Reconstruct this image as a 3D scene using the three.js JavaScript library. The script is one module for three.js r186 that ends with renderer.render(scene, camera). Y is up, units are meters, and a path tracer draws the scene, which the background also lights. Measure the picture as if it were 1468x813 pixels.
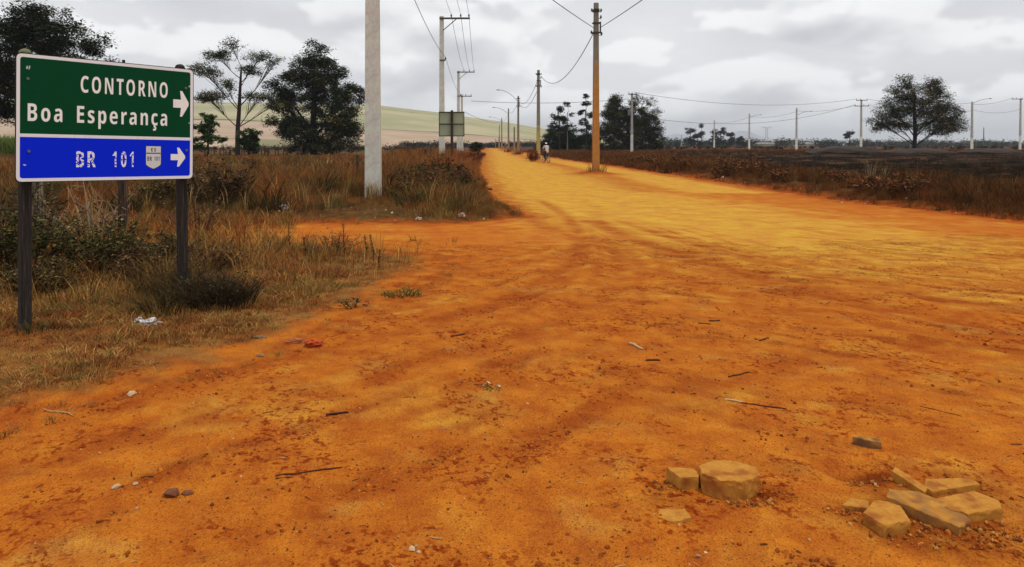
import * as THREE from 'three';
import { MarchingCubes } from 'three/addons/objects/MarchingCubes.js';
import { mergeGeometries, toCreasedNormals } from 'three/addons/utils/BufferGeometryUtils.js';
import { RoundedBoxGeometry } from 'three/addons/geometries/RoundedBoxGeometry.js';

// ---------------------------------------------------------------- camera, sky, sun, exposure
const scene = new THREE.Scene();
const F = 1120, FW = 1468, FH = 1163;                       // focal length and full (unshifted) frame, in picture units
const camera = new THREE.PerspectiveCamera(2 * Math.atan(FH / 2 / F) * 180 / Math.PI, FW / FH, 0.1, 30000);
camera.position.set(0, 1.55, 0);
camera.rotation.set(-1.2 * Math.PI / 180, 0, 0);
camera.setViewOffset(FW, FH, 0, FH - 813, FW, 813);
camera.updateProjectionMatrix();
scene.add(camera);

const renderer = new THREE.WebGLRenderer({ antialias: true });
renderer.toneMapping = THREE.LinearToneMapping;
renderer.toneMappingExposure = 1.2;
renderer.shadowMap.enabled = true;

const sun = new THREE.DirectionalLight(0xfff1dc, 1.5);
sun.position.set(24, 92, 12);
sun.castShadow = true;
sun.shadow.radius = 26;
sun.shadow.mapSize.set(2048, 2048);
Object.assign(sun.shadow.camera, { left: -90, right: 90, top: 90, bottom: -90, near: 1, far: 300 });
scene.add(sun); scene.add(sun.target);

// ---------------------------------------------------------------- random numbers and noise
function rng(seed) { let a = seed >>> 0; return () => { a = (a + 0x6D2B79F5) >>> 0; let t = a; t = Math.imul(t ^ (t >>> 15), t | 1); t ^= t + Math.imul(t ^ (t >>> 7), t | 61); return ((t ^ (t >>> 14)) >>> 0) / 4294967296; }; }
const PERM = new Uint8Array(512);
{ const r = rng(7), p = [...Array(256).keys()]; for (let i = 255; i > 0; i--) { const j = Math.floor(r() * (i + 1)); [p[i], p[j]] = [p[j], p[i]]; } for (let i = 0; i < 512; i++) PERM[i] = p[i & 255]; }
const fade = t => t * t * t * (t * (t * 6 - 15) + 10), lerp = (a, b, t) => a + (b - a) * t, clamp = (v, a = 0, b = 1) => v < a ? a : v > b ? b : v;
const sstep = (a, b, v) => { const t = clamp((v - a) / (b - a)); return t * t * (3 - 2 * t); };
const G2 = [[1, 0], [-1, 0], [0, 1], [0, -1], [.7071, .7071], [-.7071, .7071], [.7071, -.7071], [-.7071, -.7071]];
function n2(x, y, wrap = 256) {
  const X = Math.floor(x), Y = Math.floor(y), fx = x - X, fy = y - Y, u = fade(fx), v = fade(fy);
  const w = i => ((i % wrap) + wrap) % wrap & 255, x0 = w(X), x1 = w(X + 1), y0 = w(Y), y1 = w(Y + 1);
  const g = (a, b, dx, dy) => { const q = G2[PERM[PERM[a] + b] & 7]; return q[0] * dx + q[1] * dy; };
  return 1.5 * lerp(lerp(g(x0, y0, fx, fy), g(x1, y0, fx - 1, fy), u), lerp(g(x0, y1, fx, fy - 1), g(x1, y1, fx - 1, fy - 1), u), v);
}
function n3(x, y, z) {
  const X = Math.floor(x), Y = Math.floor(y), Z = Math.floor(z), fx = x - X, fy = y - Y, fz = z - Z, u = fade(fx), v = fade(fy), w = fade(fz);
  const g = (i, j, k) => { const h = PERM[PERM[PERM[(X + i) & 255] + ((Y + j) & 255)] + ((Z + k) & 255)] & 15, dx = fx - i, dy = fy - j, dz = fz - k; const a = h < 8 ? dx : dy, b = h < 4 ? dy : h === 12 || h === 14 ? dx : dz; return ((h & 1) ? -a : a) + ((h & 2) ? -b : b); };
  return lerp(lerp(lerp(g(0, 0, 0), g(1, 0, 0), u), lerp(g(0, 1, 0), g(1, 1, 0), u), v), lerp(lerp(g(0, 0, 1), g(1, 0, 1), u), lerp(g(0, 1, 1), g(1, 1, 1), u), v), w);
}
function fbm(x, y, o = 4) { let s = 0, a = .5; for (let i = 0; i < o; i++) { s += a * n2(x, y); x = x * 2.03 + 17.3; y = y * 2.03 + 9.1; a *= .5; } return s; }
function fbm3(x, y, z, o = 5) { let s = 0, a = .5; for (let i = 0; i < o; i++) { s += a * n3(x, y, z); x = x * 2.03 + 7.3; y = y * 2.03 + 9.1; z = z * 2.03 + 3.7; a *= .5; } return s; }
const lin = hex => { const c = new THREE.Color(hex); return [c.r, c.g, c.b]; };
const mix3 = (a, b, t) => [lerp(a[0], b[0], t), lerp(a[1], b[1], t), lerp(a[2], b[2], t)];
function poly1(pts, v) { if (v <= pts[0][0]) return pts[0][1]; for (let i = 1; i < pts.length; i++) if (v <= pts[i][0]) return lerp(pts[i - 1][1], pts[i][1], (v - pts[i - 1][0]) / (pts[i][0] - pts[i - 1][0])); return pts[pts.length - 1][1]; }

// ---------------------------------------------------------------- sky: thick broken grey cloud all round
{
  const W = 2048, H = 1024, data = new Float32Array(W * H * 4);
  for (let j = 0; j < H; j++) {
    const e = ((j + .5) / H - .5) * Math.PI, se = Math.sin(e), ce = Math.cos(e);
    for (let i = 0; i < W; i++) {
      const o = (j * W + i) * 4; data[o + 3] = 1;
      if (e < -.03) { data[o] = .30; data[o + 1] = .29; data[o + 2] = .28; continue; }
      const ph = ((i + .5) / W - .5) * 2 * Math.PI, dx = Math.cos(ph) * ce, dz = Math.sin(ph) * ce;
      const dens = (X, Y, Z) => { const w = .5 * fbm3(X * .5 + 4, Y * .5, Z * .5 + 8, 2); return fbm3(X + w, Y + w, Z - w, 6) + .55 * fbm3(X * .33 + 20, Y * .33, Z * .33, 2); };
      const X = dx * 6, Y = se * 15, Z = dz * 6, d0 = dens(X, Y, Z), d1 = dens(X * .99, Y + .4, Z * .99), deck = fbm3(dx * 2.1 + 31, se * 5, dz * 2.1 + 5, 3), hi = fbm3(dx * 9, se * 22, dz * 9, 5);
      const body = sstep(-.03, .05, d0), lit = body * (1 - sstep(-.06, .24, d1)), hollow = body * sstep(.1, .5, d1);
      let L = .645 + .17 * deck + .10 * hi + .16 * lit + .02 * body - .14 * hollow;
      const body2 = sstep(-.02, .03, d0 - .26 + .2 * hi); L += .06 * body2 * (1 - sstep(.1, .42, d1));
      L = clamp(L, .48, .84); L = lerp(L, .64, .5 * (1 - sstep(.0, .07, e)));
      const b = lerp(1.05, 1.015, clamp((L - .58) / .2));
      data[o] = L * .985; data[o + 1] = L * 1.0; data[o + 2] = L * b;
    }
  }
  const tex = new THREE.DataTexture(data, W, H, THREE.RGBAFormat, THREE.FloatType);
  tex.mapping = THREE.EquirectangularReflectionMapping; tex.magFilter = tex.minFilter = THREE.LinearFilter; tex.wrapS = THREE.RepeatWrapping; tex.needsUpdate = true;
  scene.background = tex; scene.environment = tex;
}

// ---------------------------------------------------------------- helpers for things
const used = {};
const numbered = n => { used[n] = (used[n] ?? -1) + 1; return used[n] ? n + '_' + String(used[n]).padStart(3, '0') : n; };
function tag(o, label, category, group) { o.userData.label = label; o.userData.category = category; if (group) o.userData.group = group; return o; }
function shade(o) { o.castShadow = true; o.receiveShadow = true; return o; }
function mesh(name, geo, mat, parent) { const m = shade(new THREE.Mesh(geo, mat)); m.name = parent ? name : numbered(name); (parent || scene).add(m); return m; }
function thing(name, label, category, [x, y, z] = [0, 0, 0], turn = 0, group) { const g = new THREE.Group(); g.name = numbered(name); g.position.set(x, y, z); g.rotation.y = turn; scene.add(g); return tag(g, label, category, group); }
const std = (color, roughness = .9, o = {}) => new THREE.MeshStandardMaterial({ color, roughness, ...o });
const V = (x, y, z) => new THREE.Vector3(x, y, z);
class Soup {                                                  // collects triangles with vertex colours
  constructor() { this.p = []; this.c = []; this.ix = []; }
  v(x, y, z, c) { this.p.push(x, y, z); this.c.push(c[0], c[1], c[2]); return this.p.length / 3 - 1; }
  tri(a, b, c) { this.ix.push(a, b, c); }
  tube(pts, radii, sides, col) {
    let prev = -1; const up = V(0, 1, 0), t = V(0, 0, 0), a = V(0, 0, 0), b = V(0, 0, 0);
    for (let i = 0; i < pts.length; i++) {
      t.copy(pts[Math.min(i + 1, pts.length - 1)]).sub(pts[Math.max(i - 1, 0)]).normalize();
      a.crossVectors(t, Math.abs(t.y) > .9 ? V(1, 0, 0) : up).normalize(); b.crossVectors(t, a);
      const base = this.p.length / 3;
      for (let s = 0; s < sides; s++) { const q = s / sides * Math.PI * 2, cx = Math.cos(q) * radii[i], cy = Math.sin(q) * radii[i]; this.v(pts[i].x + a.x * cx + b.x * cy, pts[i].y + a.y * cx + b.y * cy, pts[i].z + a.z * cx + b.z * cy, Array.isArray(col[0]) ? col[i] : col); }
      if (prev >= 0) for (let s = 0; s < sides; s++) { const n = (s + 1) % sides; this.tri(prev + s, prev + n, base + s); this.tri(prev + n, base + n, base + s); }
      prev = base;
    }
    const e = pts.length - 1, last = this.p.length / 3 - sides; for (let s = 1; s < sides - 1; s++) this.tri(last, last + s, last + s + 1);
  }
  leaf(x, y, z, dx, dy, dz, nx, ny, nz, len, wid, col) {      // a folded pointed leaf from (x,y,z) along d, n its side direction
    const a = this.v(x, y, z, col), m = .45 * len, b = this.v(x + dx * m + nx * wid, y + dy * m + ny * wid + wid * .3, z + dz * m + nz * wid, col), c = this.v(x + dx * len, y + dy * len, z + dz * len, col), d = this.v(x + dx * m - nx * wid, y + dy * m - ny * wid + wid * .3, z + dz * m - nz * wid, col);
    this.tri(a, c, b); this.tri(a, d, c);
  }
  geo(flat) {
    let g = new THREE.BufferGeometry(); g.setAttribute('position', new THREE.Float32BufferAttribute(this.p, 3)); g.setAttribute('color', new THREE.Float32BufferAttribute(this.c, 3)); g.setIndex(this.ix);
    if (flat) g = g.toNonIndexed(); g.computeVertexNormals(); return g;
  }
}
const vcMat = (roughness = .95) => new THREE.MeshPhysicalMaterial({ specularIntensity: roughness < .75 ? .5 : .12, color: 0xffffff, vertexColors: true, roughness, side: THREE.DoubleSide });
const plantMat = vcMat(.8), barkMat = vcMat(.95), rockMat = vcMat(.95);

// ---------------------------------------------------------------- the lie of the land (metres; d is the distance down the road, so z = -d)
const XL = [[15, .6], [18.9, .1], [22, -.4], [28, -.85], [45, -1.9], [79, -3.1], [120, -4.6], [173, -6.8], [221, -8.5], [292, -10.5], [400, -16], [700, -45]];
const XR = [[-10, 13.5], [0, 12.4], [10, 11.3], [15.8, 10.3], [21.2, 9.1], [34.7, 8.5], [54, 7.9], [75, 6.4], [96, 5.2], [120, 4.4], [163, 2.8], [221, .6], [292, -1.4], [400, -7], [700, -36]];
const XV = [[-10, -6], [0, -4.4], [3, -3.5], [4.49, -2.94], [5.08, -2.42], [5.56, -2.05], [6.5, -1.65], [7.8, -1.35], [9.3, -.98], [10.2, -.9], [10.9, -1.2], [11.6, -2.1], [12.3, -3.3], [12.7, -12]];
function trackNear(x) { return 12.5 + .25 * n2(x * .5, 3.3) + (x < -4 ? (x + 4) * -.12 : 0); }
function trackFar(x) { return 15.4 + .35 * n2(x * .45, 8.1) + (x < -4 ? (x + 4) * -.05 : 0) - sstep(-1.5, .6, x) * -1.2; }
// 0 road, 1 grass verge by the sign, 2 left field, 3 right field ; and how deep inside it (metres)
function zone(x, d) {
  const w = .28 * fbm(x * 1.1, d * 1.1, 4) + .16 * n2(x * 4, d * 4), q = 1 + clamp((d - 10) / 60);
  const r = x - poly1(XR, d) + w * q * 1.3; if (r > 0) return [3, r];
  if (d < 13.2) { const a = poly1(XV, d) - x + w, b = trackNear(x) - d + w; const v = Math.min(a, b > 3 ? 9 : b + 1.4 * (a > 0 ? 0 : -1)); if (a > 0 && b > 0) return [1, Math.min(a, b)]; return [0, Math.min(-Math.min(a, b), 9)]; }
  const a = poly1(XL, d) - x + w * q * 1.2, b = d - trackFar(x) + w; if (a > 0 && b > 0) return [2, Math.min(a, b)];
  return [0, Math.min(Math.max(-a, -b), -r)];
}
const MED = [[41, 4.4], [77, 2.6], [120, .96], [163, -.73], [221, -2.9], [292, -4.7]];          // poles standing down the middle of the road
const TRACKS = [                                             // wheel tracks: [points x,d], half width, depth, redness
  [[[1.6, 16], [1.9, 13.6], [2.5, 10.7], [3.45, 7.5], [4.3, 6.2], [6.2, 4.6]], .26, .010, 1],
  [[[2.2, 16], [2.6, 13.6], [3.3, 10.7], [4.5, 7.6], [5.6, 6.3]], .2, .008, .7],
  [[[1.2, 15], [1.4, 12], [1.9, 9.3], [2.9, 6.4], [4.2, 4.6], [5.4, 3.6]], .13, .007, .35],
  [[[1.6, 15], [1.85, 12], [2.4, 9.3], [3.5, 6.3], [5, 4.5]], .1, .01, .25],
  [[[-3.4, 4.1], [-2, 5.4], [-.4, 7.2], [.55, 9.4], [1.05, 12], [1.2, 16], [.8, 22]], .18, .010, .8],
  [[[-2.6, 3.6], [-1.4, 4.7], [.1, 6.4], [1.1, 8.6], [1.6, 12]], .16, .009, .55],
  [[[-1.2, 3], [.1, 4.2], [1.5, 5.2], [3.2, 6.1], [6, 7.4]], .16, .008, .6],
  [[[.3, 17.5], [.6, 15], [1.1, 13.2], [1.9, 11.6]], .22, .009, .7],
  [[[5, 16], [6, 12.5], [8, 9.5], [11, 7]], .18, .01, .3],
  ...[0, 1, 2, 3, 4, 5, 6, 7].map(i => [[[1.0 + i * .33, 15], [1.5 + i * .36, 11 + .1 * i], [2.6 + i * .3, 7.6 + .2 * i], [4.4 + i * .25, 5 + .3 * i], [6.6, 3.6 + .4 * i]], .055, .004, .35 + .1 * (i % 3)]),
  ...[0, 1, 2, 3, 4].map(i => [[[-3.6 + .3 * i, 3.4 - .1 * i], [-1.9 + .32 * i, 5 - .15 * i], [-.2 + .3 * i, 7.4 - .15 * i], [.75 + .22 * i, 10.5], [1.0 + .2 * i, 14]], .06, .004, .3 + .12 * (i % 3)]),
  [[[-6, 13.8], [-3, 13.9], [-.5, 14.2], [1.5, 16], [2.2, 20]], .2, .014, .3],
];
for (const t of TRACKS) { const c = new THREE.CatmullRomCurve3(t[0].map(([x, d]) => V(x, 0, d))).getPoints(40); t.push(c); let a = 1e9, b = -1e9, e = 1e9, f = -1e9; for (const p of c) { a = Math.min(a, p.x); b = Math.max(b, p.x); e = Math.min(e, p.z); f = Math.max(f, p.z); } t.push([a - 1, b + 1, e - 1, f + 1]); }
function trackAt(x, d) {
  let dep = 0, red = 0;
  for (const [, hw, dp, rd, c, bb] of TRACKS) {
    if (x < bb[0] || x > bb[1] || d < bb[2] || d > bb[3]) continue;
    let m = 1e9; for (let i = 0; i < 40; i++) { const p = c[i], q = c[i + 1], ux = q.x - p.x, uz = q.z - p.z, L = ux * ux + uz * uz, t = clamp(((x - p.x) * ux + (d - p.z) * uz) / L), ex = x - p.x - ux * t, ez = d - p.z - uz * t; m = Math.min(m, ex * ex + ez * ez); }
    m = Math.sqrt(m) / hw; const k = Math.exp(-m * m * 1.2);
    dep += dp * (k - .9 * Math.exp(-Math.pow((m - 1.9) * 1.8, 2)));
    red = Math.max(red, rd * k);
  }
  return [dep, red];
}
function landBase(x, d) {
  const [zn, deep] = zone(x, d); let h = 0;
  if (zn) { const k = sstep(0, zn === 3 ? 3 : 1.6, deep); h += k * (zn === 1 ? .04 * fbm(x * .7, d * .7, 3) : .12 + .16 * fbm(x * .22, d * .16, 4)); if (zn === 3) h += sstep(0, 1.3, deep) * .16 * (1 + .8 * n2(x * .7, d * .5)); if (zn === 3) h += k * .22 * Math.max(0, fbm(x * .12 + 5, d * .25, 3)) * sstep(25, 60, d); }
  else for (const [md, mx] of MED) { const ex = (x - mx) / 1.2, ez = (d - md) / 2.4; h += .13 * Math.exp(-(ex * ex + ez * ez)); }
  // long low ridge of soil left between the lanes
  if (!zn && d > 25) { const c = poly1([[25, 5.2], [41, 4.4], [77, 2.6], [120, .96], [163, -.73], [221, -2.9], [292, -4.7]], d), e = (x - c) / .8; h += .05 * Math.exp(-e * e) * sstep(28, 38, d); }
  return h;
}
function land(x, d) {
  let h = landBase(x, d);
  if (d > -2 && d < 30) {
    const [zn] = zone(x, d), [dep] = zn ? [0] : trackAt(x, d);
    const ru = .5 + sstep(-.2, .3, fbm(x * .6 + 20, d * .8, 2)); h += -dep + .02 * fbm(x * .9, d * .9, 3) + (1 - sstep(11, 19, d)) * ru * (.007 * fbm(x * 4.2 + d, d * 6.2, 3) + .007 * Math.max(0, n2(x * 11 + d * 3, d * 15)) - .005 * Math.abs(n2(x * 7 - d * 2, d * 9))) + (d < 16 ? .004 * flow(x, d) : 0);
    // the little hollow dug out beside the broken blocks
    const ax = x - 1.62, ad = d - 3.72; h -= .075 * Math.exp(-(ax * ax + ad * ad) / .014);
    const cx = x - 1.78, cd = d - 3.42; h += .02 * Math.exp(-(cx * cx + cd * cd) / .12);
  }
  return h;
}
const gy = (x, d) => land(x, d);

// tileable soil grain: used as colour variation and as relief
function soilTextures(seed, size, rep, lo, hi, grit, fleck = 0) {
  const c = new Uint8Array(size * size * 4), b = new Uint8Array(size * size * 4), r = rng(seed);
  const wr = (x, y, f, o) => n2(x * f + o * 13, y * f + o * 29, Math.min(f, 256));
  for (let j = 0; j < size; j++) for (let i = 0; i < size; i++) {
    const x = i / size, y = j / size; let s = 0, a = .5, f = rep; for (let o = 0; o < 6; o++) { s += a * wr(x, y, f, o); f *= 2; a *= .7; }
    const g = r(), k = (j * size + i) * 4; let v = .5 + .42 * s + (g - .5) * grit; if (g > .996) v += .3; if (g < .006) v -= .35; v = clamp(v);
    const fl = fleck ? fleck * sstep(-.1, .5, wr(x, y, rep / 2, 3) + .4 * wr(x, y, rep * 2, 9)) * sstep(.0, .55, wr(x, y, rep * 4, 5) * .55 + wr(x, y, rep * 8, 6) * .5 + wr(x, y, rep * 16, 7) * .45) : 0;
    const q = lerp(lo, hi, v) * (1 - .42 * fl) * 255; c[k] = clamp(q, 0, 255); c[k + 1] = clamp(q * (1 - (.5 - v) * .3) * (1 - .38 * fl), 0, 255); c[k + 2] = clamp(q * .98 * (1 - .3 * fl), 0, 255); c[k + 3] = 255;
    b[k] = b[k + 1] = b[k + 2] = clamp(v - .2 * fl) * 255; b[k + 3] = 255;
  }
  const mk = (d, s) => { const t = new THREE.DataTexture(d, size, size, THREE.RGBAFormat); t.wrapS = t.wrapT = THREE.RepeatWrapping; t.magFilter = THREE.LinearFilter; t.minFilter = THREE.LinearMipmapLinearFilter; t.generateMipmaps = true; if (s) t.colorSpace = THREE.SRGBColorSpace; t.needsUpdate = true; return t; };
  return [mk(c, true), mk(b, false)];
}
const [soilMap, soilBump] = soilTextures(11, 1024, 16, .70, 1.0, .40, .62);
const soilMat = new THREE.MeshPhysicalMaterial({ specularIntensity: .05, color: 0xffffff, vertexColors: true, map: soilMap, bumpMap: soilBump, bumpScale: .028, roughness: 1 });
soilMat.side = THREE.DoubleSide;
const [packMap, packBump] = soilTextures(12, 512, 8, .78, .90, .3);
const packMat = new THREE.MeshPhysicalMaterial({ specularIntensity: .05, color: 0xffffff, vertexColors: true, map: packMap, bumpMap: packBump, bumpScale: .006, roughness: 1, side: THREE.DoubleSide });

const C = {                                                  // base colours (linear)
  yellow: [.76, .40, .060], orange: [.62, .178, .022], red: [.46, .10, .014], deep: [.25, .045, .008], pale: [.72, .36, .075],
  verge: [.24, .095, .026], straw: [.33, .165, .05], field: [.115, .048, .018], burnt: [.012, .008, .006], ash: [.125, .066, .034], rust: [.12, .037, .014], olive: [.10, .085, .03],
};
function burntAt(x, d) {                                     // 0..1 : scorched ground on the right
  const r = x - poly1(XR, d), w = 2.4 * fbm(x * .16, d * .22, 3);
  return sstep(1.8, 5, r + w * 2 - Math.max(0, d - 34) * .16) * sstep(17, 24, d + w * 2) * (1 - sstep(95, 150, d + w * 10));
}
function flow(x, d) {                                        // streaks drawn out along the way the wheels run
  const a = fbm((x * .55 + d * .83) * .55, (x * .83 - d * .55) * 3.6 + 4, 4), b = fbm((x * .8 - d * .6) * .55 + 7, (x * .6 + d * .8) * 3.4, 4), t = sstep(-.2, 2.4, x + .3 * n2(x, d));
  return lerp(a, b, t) * 1.25;
}
function soilColour(x, d) {
  const [zn, deep] = zone(x, d), A = fbm(x * .55 + 3, d * .8, 4), B = fbm(x * 2.6 + 9, d * 3.6 + 4, 4), S = flow(x, d), D = n2(x * 9, d * 13);
  if (zn === 0) {
    const lane = Math.min(Math.abs(x - poly1([[0, 8.5], [6, 6.6], [10, 5.2], [16, 3.6], [25, 2.1], [41, 1.2], [79, -.7], [163, -4], [292, -8]], d)) / (d < 25 ? 3.4 : 3.2), d > 25 ? Math.abs(x - poly1([[25, 7], [41, 6.3], [79, 4.1], [163, 1.2], [292, -3]], d)) / 1.6 : 9);
    let y = (1 - sstep(.45, 1.35, lane + A * .7)) * sstep(4.6, 15, d + A * 4) + .34 * sstep(.02, .4, A + .4 * B);
    y = clamp(y + .42 * S + .4 * B);
    let c = mix3(C.orange, C.yellow, y);
    const [, red] = trackAt(x, d);
    let k = clamp(red * .85 * (1 + S) + sstep(.06, .45, S * 1.0 + B * .4 + A * .25 + .06 * D) * .8 * (1 - .75 * sstep(8, 16, d)));
    k = Math.max(k, (1 - sstep(0, .55 + d * .02, deep + B * .5)) * .75);                     // red earth along the edges
    if (d > 26) { const m = poly1(MED, d), e = (x - m) / .95; k = Math.max(k, Math.exp(-e * e) * .6 * (.7 + B)); }
    for (const [md, mx] of MED) { const ex = (x - mx) / 1.3, ez = (d - md) / 2.4; const g = Math.exp(-(ex * ex + ez * ez)) * (1 + .6 * B); k = Math.max(k, g * 1.3); if (g > .25) c = mix3(c, C.deep, sstep(.3, .8, g) * .6); }
    c = mix3(c, C.red, clamp(k) * .9); c = mix3(c, C.deep, sstep(.25, .6, S * .6 + B * .7 + D * .14) * .5 * (1 - sstep(8, 15, d)));
    c = mix3(c, C.pale, sstep(.2, .6, fbm(x * 1.5 + 50, d * 2.2, 4) + .4 * S + .3 * B) * .4 * (1 - sstep(9, 20, d)));
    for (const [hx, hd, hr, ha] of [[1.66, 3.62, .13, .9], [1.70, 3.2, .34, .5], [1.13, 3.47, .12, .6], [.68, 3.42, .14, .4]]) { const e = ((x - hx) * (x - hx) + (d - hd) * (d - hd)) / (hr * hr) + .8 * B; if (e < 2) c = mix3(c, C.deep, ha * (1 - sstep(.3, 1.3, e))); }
    return c;
  }
  if (zn === 1) { let c = mix3(C.verge, C.straw, clamp(.45 + A + B * .8)); return mix3(C.orange, c, sstep(0, .5, deep + B * .4) * .85); }
  if (zn === 2) { let c = mix3(C.field, C.olive, clamp(.25 + A)); c = mix3(c, C.straw, clamp(.15 + .7 * B)); return mix3(C.red, c, sstep(0, .8, deep + B * .5)); }
  let c = mix3(C.rust, C.field, clamp(.5 + A)); c = mix3(c, C.straw, clamp(.05 + B * .5));
  const bu = burntAt(x, d), strip = sstep(.06, .2, fbm(x * .10 + 2, d * .62 + x * .02, 4) + .12 * B);
  c = mix3(c, mix3(C.burnt, C.ash, strip), bu);
  return mix3(C.red, c, sstep(0, 1.0, deep + B * .6));
}
{
  const axis = (lo, hi, st, gl, gh, min, max) => { const a = []; for (let v = lo; v <= hi + 1e-6; v += st) a.push(v); let s = st, v = hi; while (v < max) { s *= gh; v += s; a.push(v); } s = st; v = lo; const b = []; while (v > min) { s *= gl; v -= s; b.push(v); } return b.reverse().concat(a); };
  const xs = axis(-6.6, 11, .046, 1.062, 1.062, -4000, 4000), ds = axis(2.3, 13.5, .046, 1.28, 1.031, -80, 4000), nx = xs.length, nd = ds.length;
  const P = new Float32Array(nx * nd * 3), K = new Float32Array(nx * nd * 3), U = new Float32Array(nx * nd * 2), Zn = new Uint8Array(nx * nd);
  for (let j = 0; j < nd; j++) for (let i = 0; i < nx; i++) {
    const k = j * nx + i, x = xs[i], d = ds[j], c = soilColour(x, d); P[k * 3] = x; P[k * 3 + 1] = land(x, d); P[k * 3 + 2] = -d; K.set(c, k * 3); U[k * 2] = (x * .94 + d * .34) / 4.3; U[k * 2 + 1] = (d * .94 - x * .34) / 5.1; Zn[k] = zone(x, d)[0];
  }
  const full = new THREE.BufferGeometry(), all = []; full.setAttribute('position', new THREE.BufferAttribute(P, 3));
  const part = [[], [], [], [], []];
  for (let j = 0; j < nd - 1; j++) for (let i = 0; i < nx - 1; i++) { const a = j * nx + i, b = a + 1, c = a + nx, d = c + 1; all.push(a, b, c, b, d, c); const q = part[Zn[a] === 0 && ds[j] + 1.6 * fbm(xs[i] * .8, ds[j] * .8, 3) + .25 * n2(xs[i] * 6, ds[j] * 6) > 12.2 + .25 * Math.max(0, xs[i] - 4) ? 4 : Zn[a]]; q.push(a, b, c, b, d, c); }
  full.setIndex(all); full.computeVertexNormals(); const N = full.attributes.normal.array;
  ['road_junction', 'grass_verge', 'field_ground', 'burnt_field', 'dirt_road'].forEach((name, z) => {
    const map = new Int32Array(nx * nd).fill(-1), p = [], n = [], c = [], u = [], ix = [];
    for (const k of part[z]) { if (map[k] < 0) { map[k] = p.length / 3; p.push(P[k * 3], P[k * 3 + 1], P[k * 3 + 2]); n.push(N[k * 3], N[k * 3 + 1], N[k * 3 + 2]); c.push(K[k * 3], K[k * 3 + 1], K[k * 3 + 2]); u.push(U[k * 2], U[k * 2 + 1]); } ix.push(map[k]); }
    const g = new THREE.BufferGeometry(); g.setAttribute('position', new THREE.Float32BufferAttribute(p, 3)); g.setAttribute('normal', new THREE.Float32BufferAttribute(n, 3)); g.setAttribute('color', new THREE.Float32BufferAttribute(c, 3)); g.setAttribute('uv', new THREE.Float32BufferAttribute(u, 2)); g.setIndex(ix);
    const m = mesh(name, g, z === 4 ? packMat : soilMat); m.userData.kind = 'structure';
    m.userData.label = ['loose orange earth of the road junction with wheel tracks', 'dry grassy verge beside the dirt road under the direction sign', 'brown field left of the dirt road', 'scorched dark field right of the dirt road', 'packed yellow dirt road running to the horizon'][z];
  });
}
// ---------------------------------------------------------------- hills far behind
function heightSheet(name, label, x0, x1, d0, d1, nx, nd, hf, cf) {
  const s = new Soup(); for (let j = 0; j <= nd; j++) for (let i = 0; i <= nx; i++) { const x = lerp(x0, x1, i / nx), d = lerp(d0, d1, j / nd); s.v(x, hf(x, d), -d, cf(x, d)); }
  for (let j = 0; j < nd; j++) for (let i = 0; i < nx; i++) { const a = j * (nx + 1) + i, b = a + 1, c = a + nx + 1, e = c + 1; s.tri(a, b, c); s.tri(b, e, c); }
  const m = mesh(name, s.geo(), vcMat(1)); m.userData.kind = 'structure'; m.userData.label = label; return m;
}
const ridge = [[-1900, 92], [-1100, 86], [-640, 78], [-420, 76], [-240, 72], [-120, 58], [0, 40], [110, 20], [220, 6], [330, -2], [900, -4]];
const hillH = (x, d) => { const top = poly1(ridge, x * 1400 / Math.max(d, 300)), k = sstep(420, 1450, d); return -3 + (top + 3) * (.12 * sstep(420, 620, d) + .88 * Math.pow(k, 1.15)) + 3 * fbm(x * .006, d * .006, 3) * k; };
heightSheet('hill', 'long low hill with pale green and bare pinkish fields', -1900, 700, 420, 1650, 170, 120, hillH, (x, d) => {
  const n = fbm(x * .01, d * .008, 4), m = fbm(x * .05, d * .03, 3), edge = 760 + 40 * n2(x * .004, 2) + (x > -160 ? -20 : 60) - (x + 200) * .12;
  const tan = mix3([.44, .34, .25], [.36, .26, .18], clamp(.5 + 1.4 * m + n)), gr = mix3([.29, .285, .155], [.40, .36, .22], clamp(.5 + 1.6 * n + .9 * m));
  let c = d < edge ? tan : gr; if (Math.abs(d - edge) < 9) c = [.10, .11, .05];
  if (d < 560 && n > .1) c = mix3(c, [.15, .16, .07], .7); if (d > 1000 && Math.abs(((d + x * .3) % 210) - 20) < 7) c = [.20, .23, .10];
  return c;
});
heightSheet('mountain', 'faint blue mountains on the horizon', 600, 5200, 8000, 9200, 120, 8, (x, d) => { const t = (x / d) * 1120 + 734; return -20 + (sstep(8000, 8500, d) * (1 - .5 * sstep(8700, 9200, d))) * Math.max(0, 140 * (Math.exp(-Math.pow((t - 1062) / 34, 2)) + .8 * Math.exp(-Math.pow((t - 975) / 36, 2)) + .42 * Math.exp(-Math.pow((t - 1180) / 90, 2))) * (1 + .5 * fbm(x * .004, 3, 4)) + 30); }, () => [.24, .27, .31]);
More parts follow.
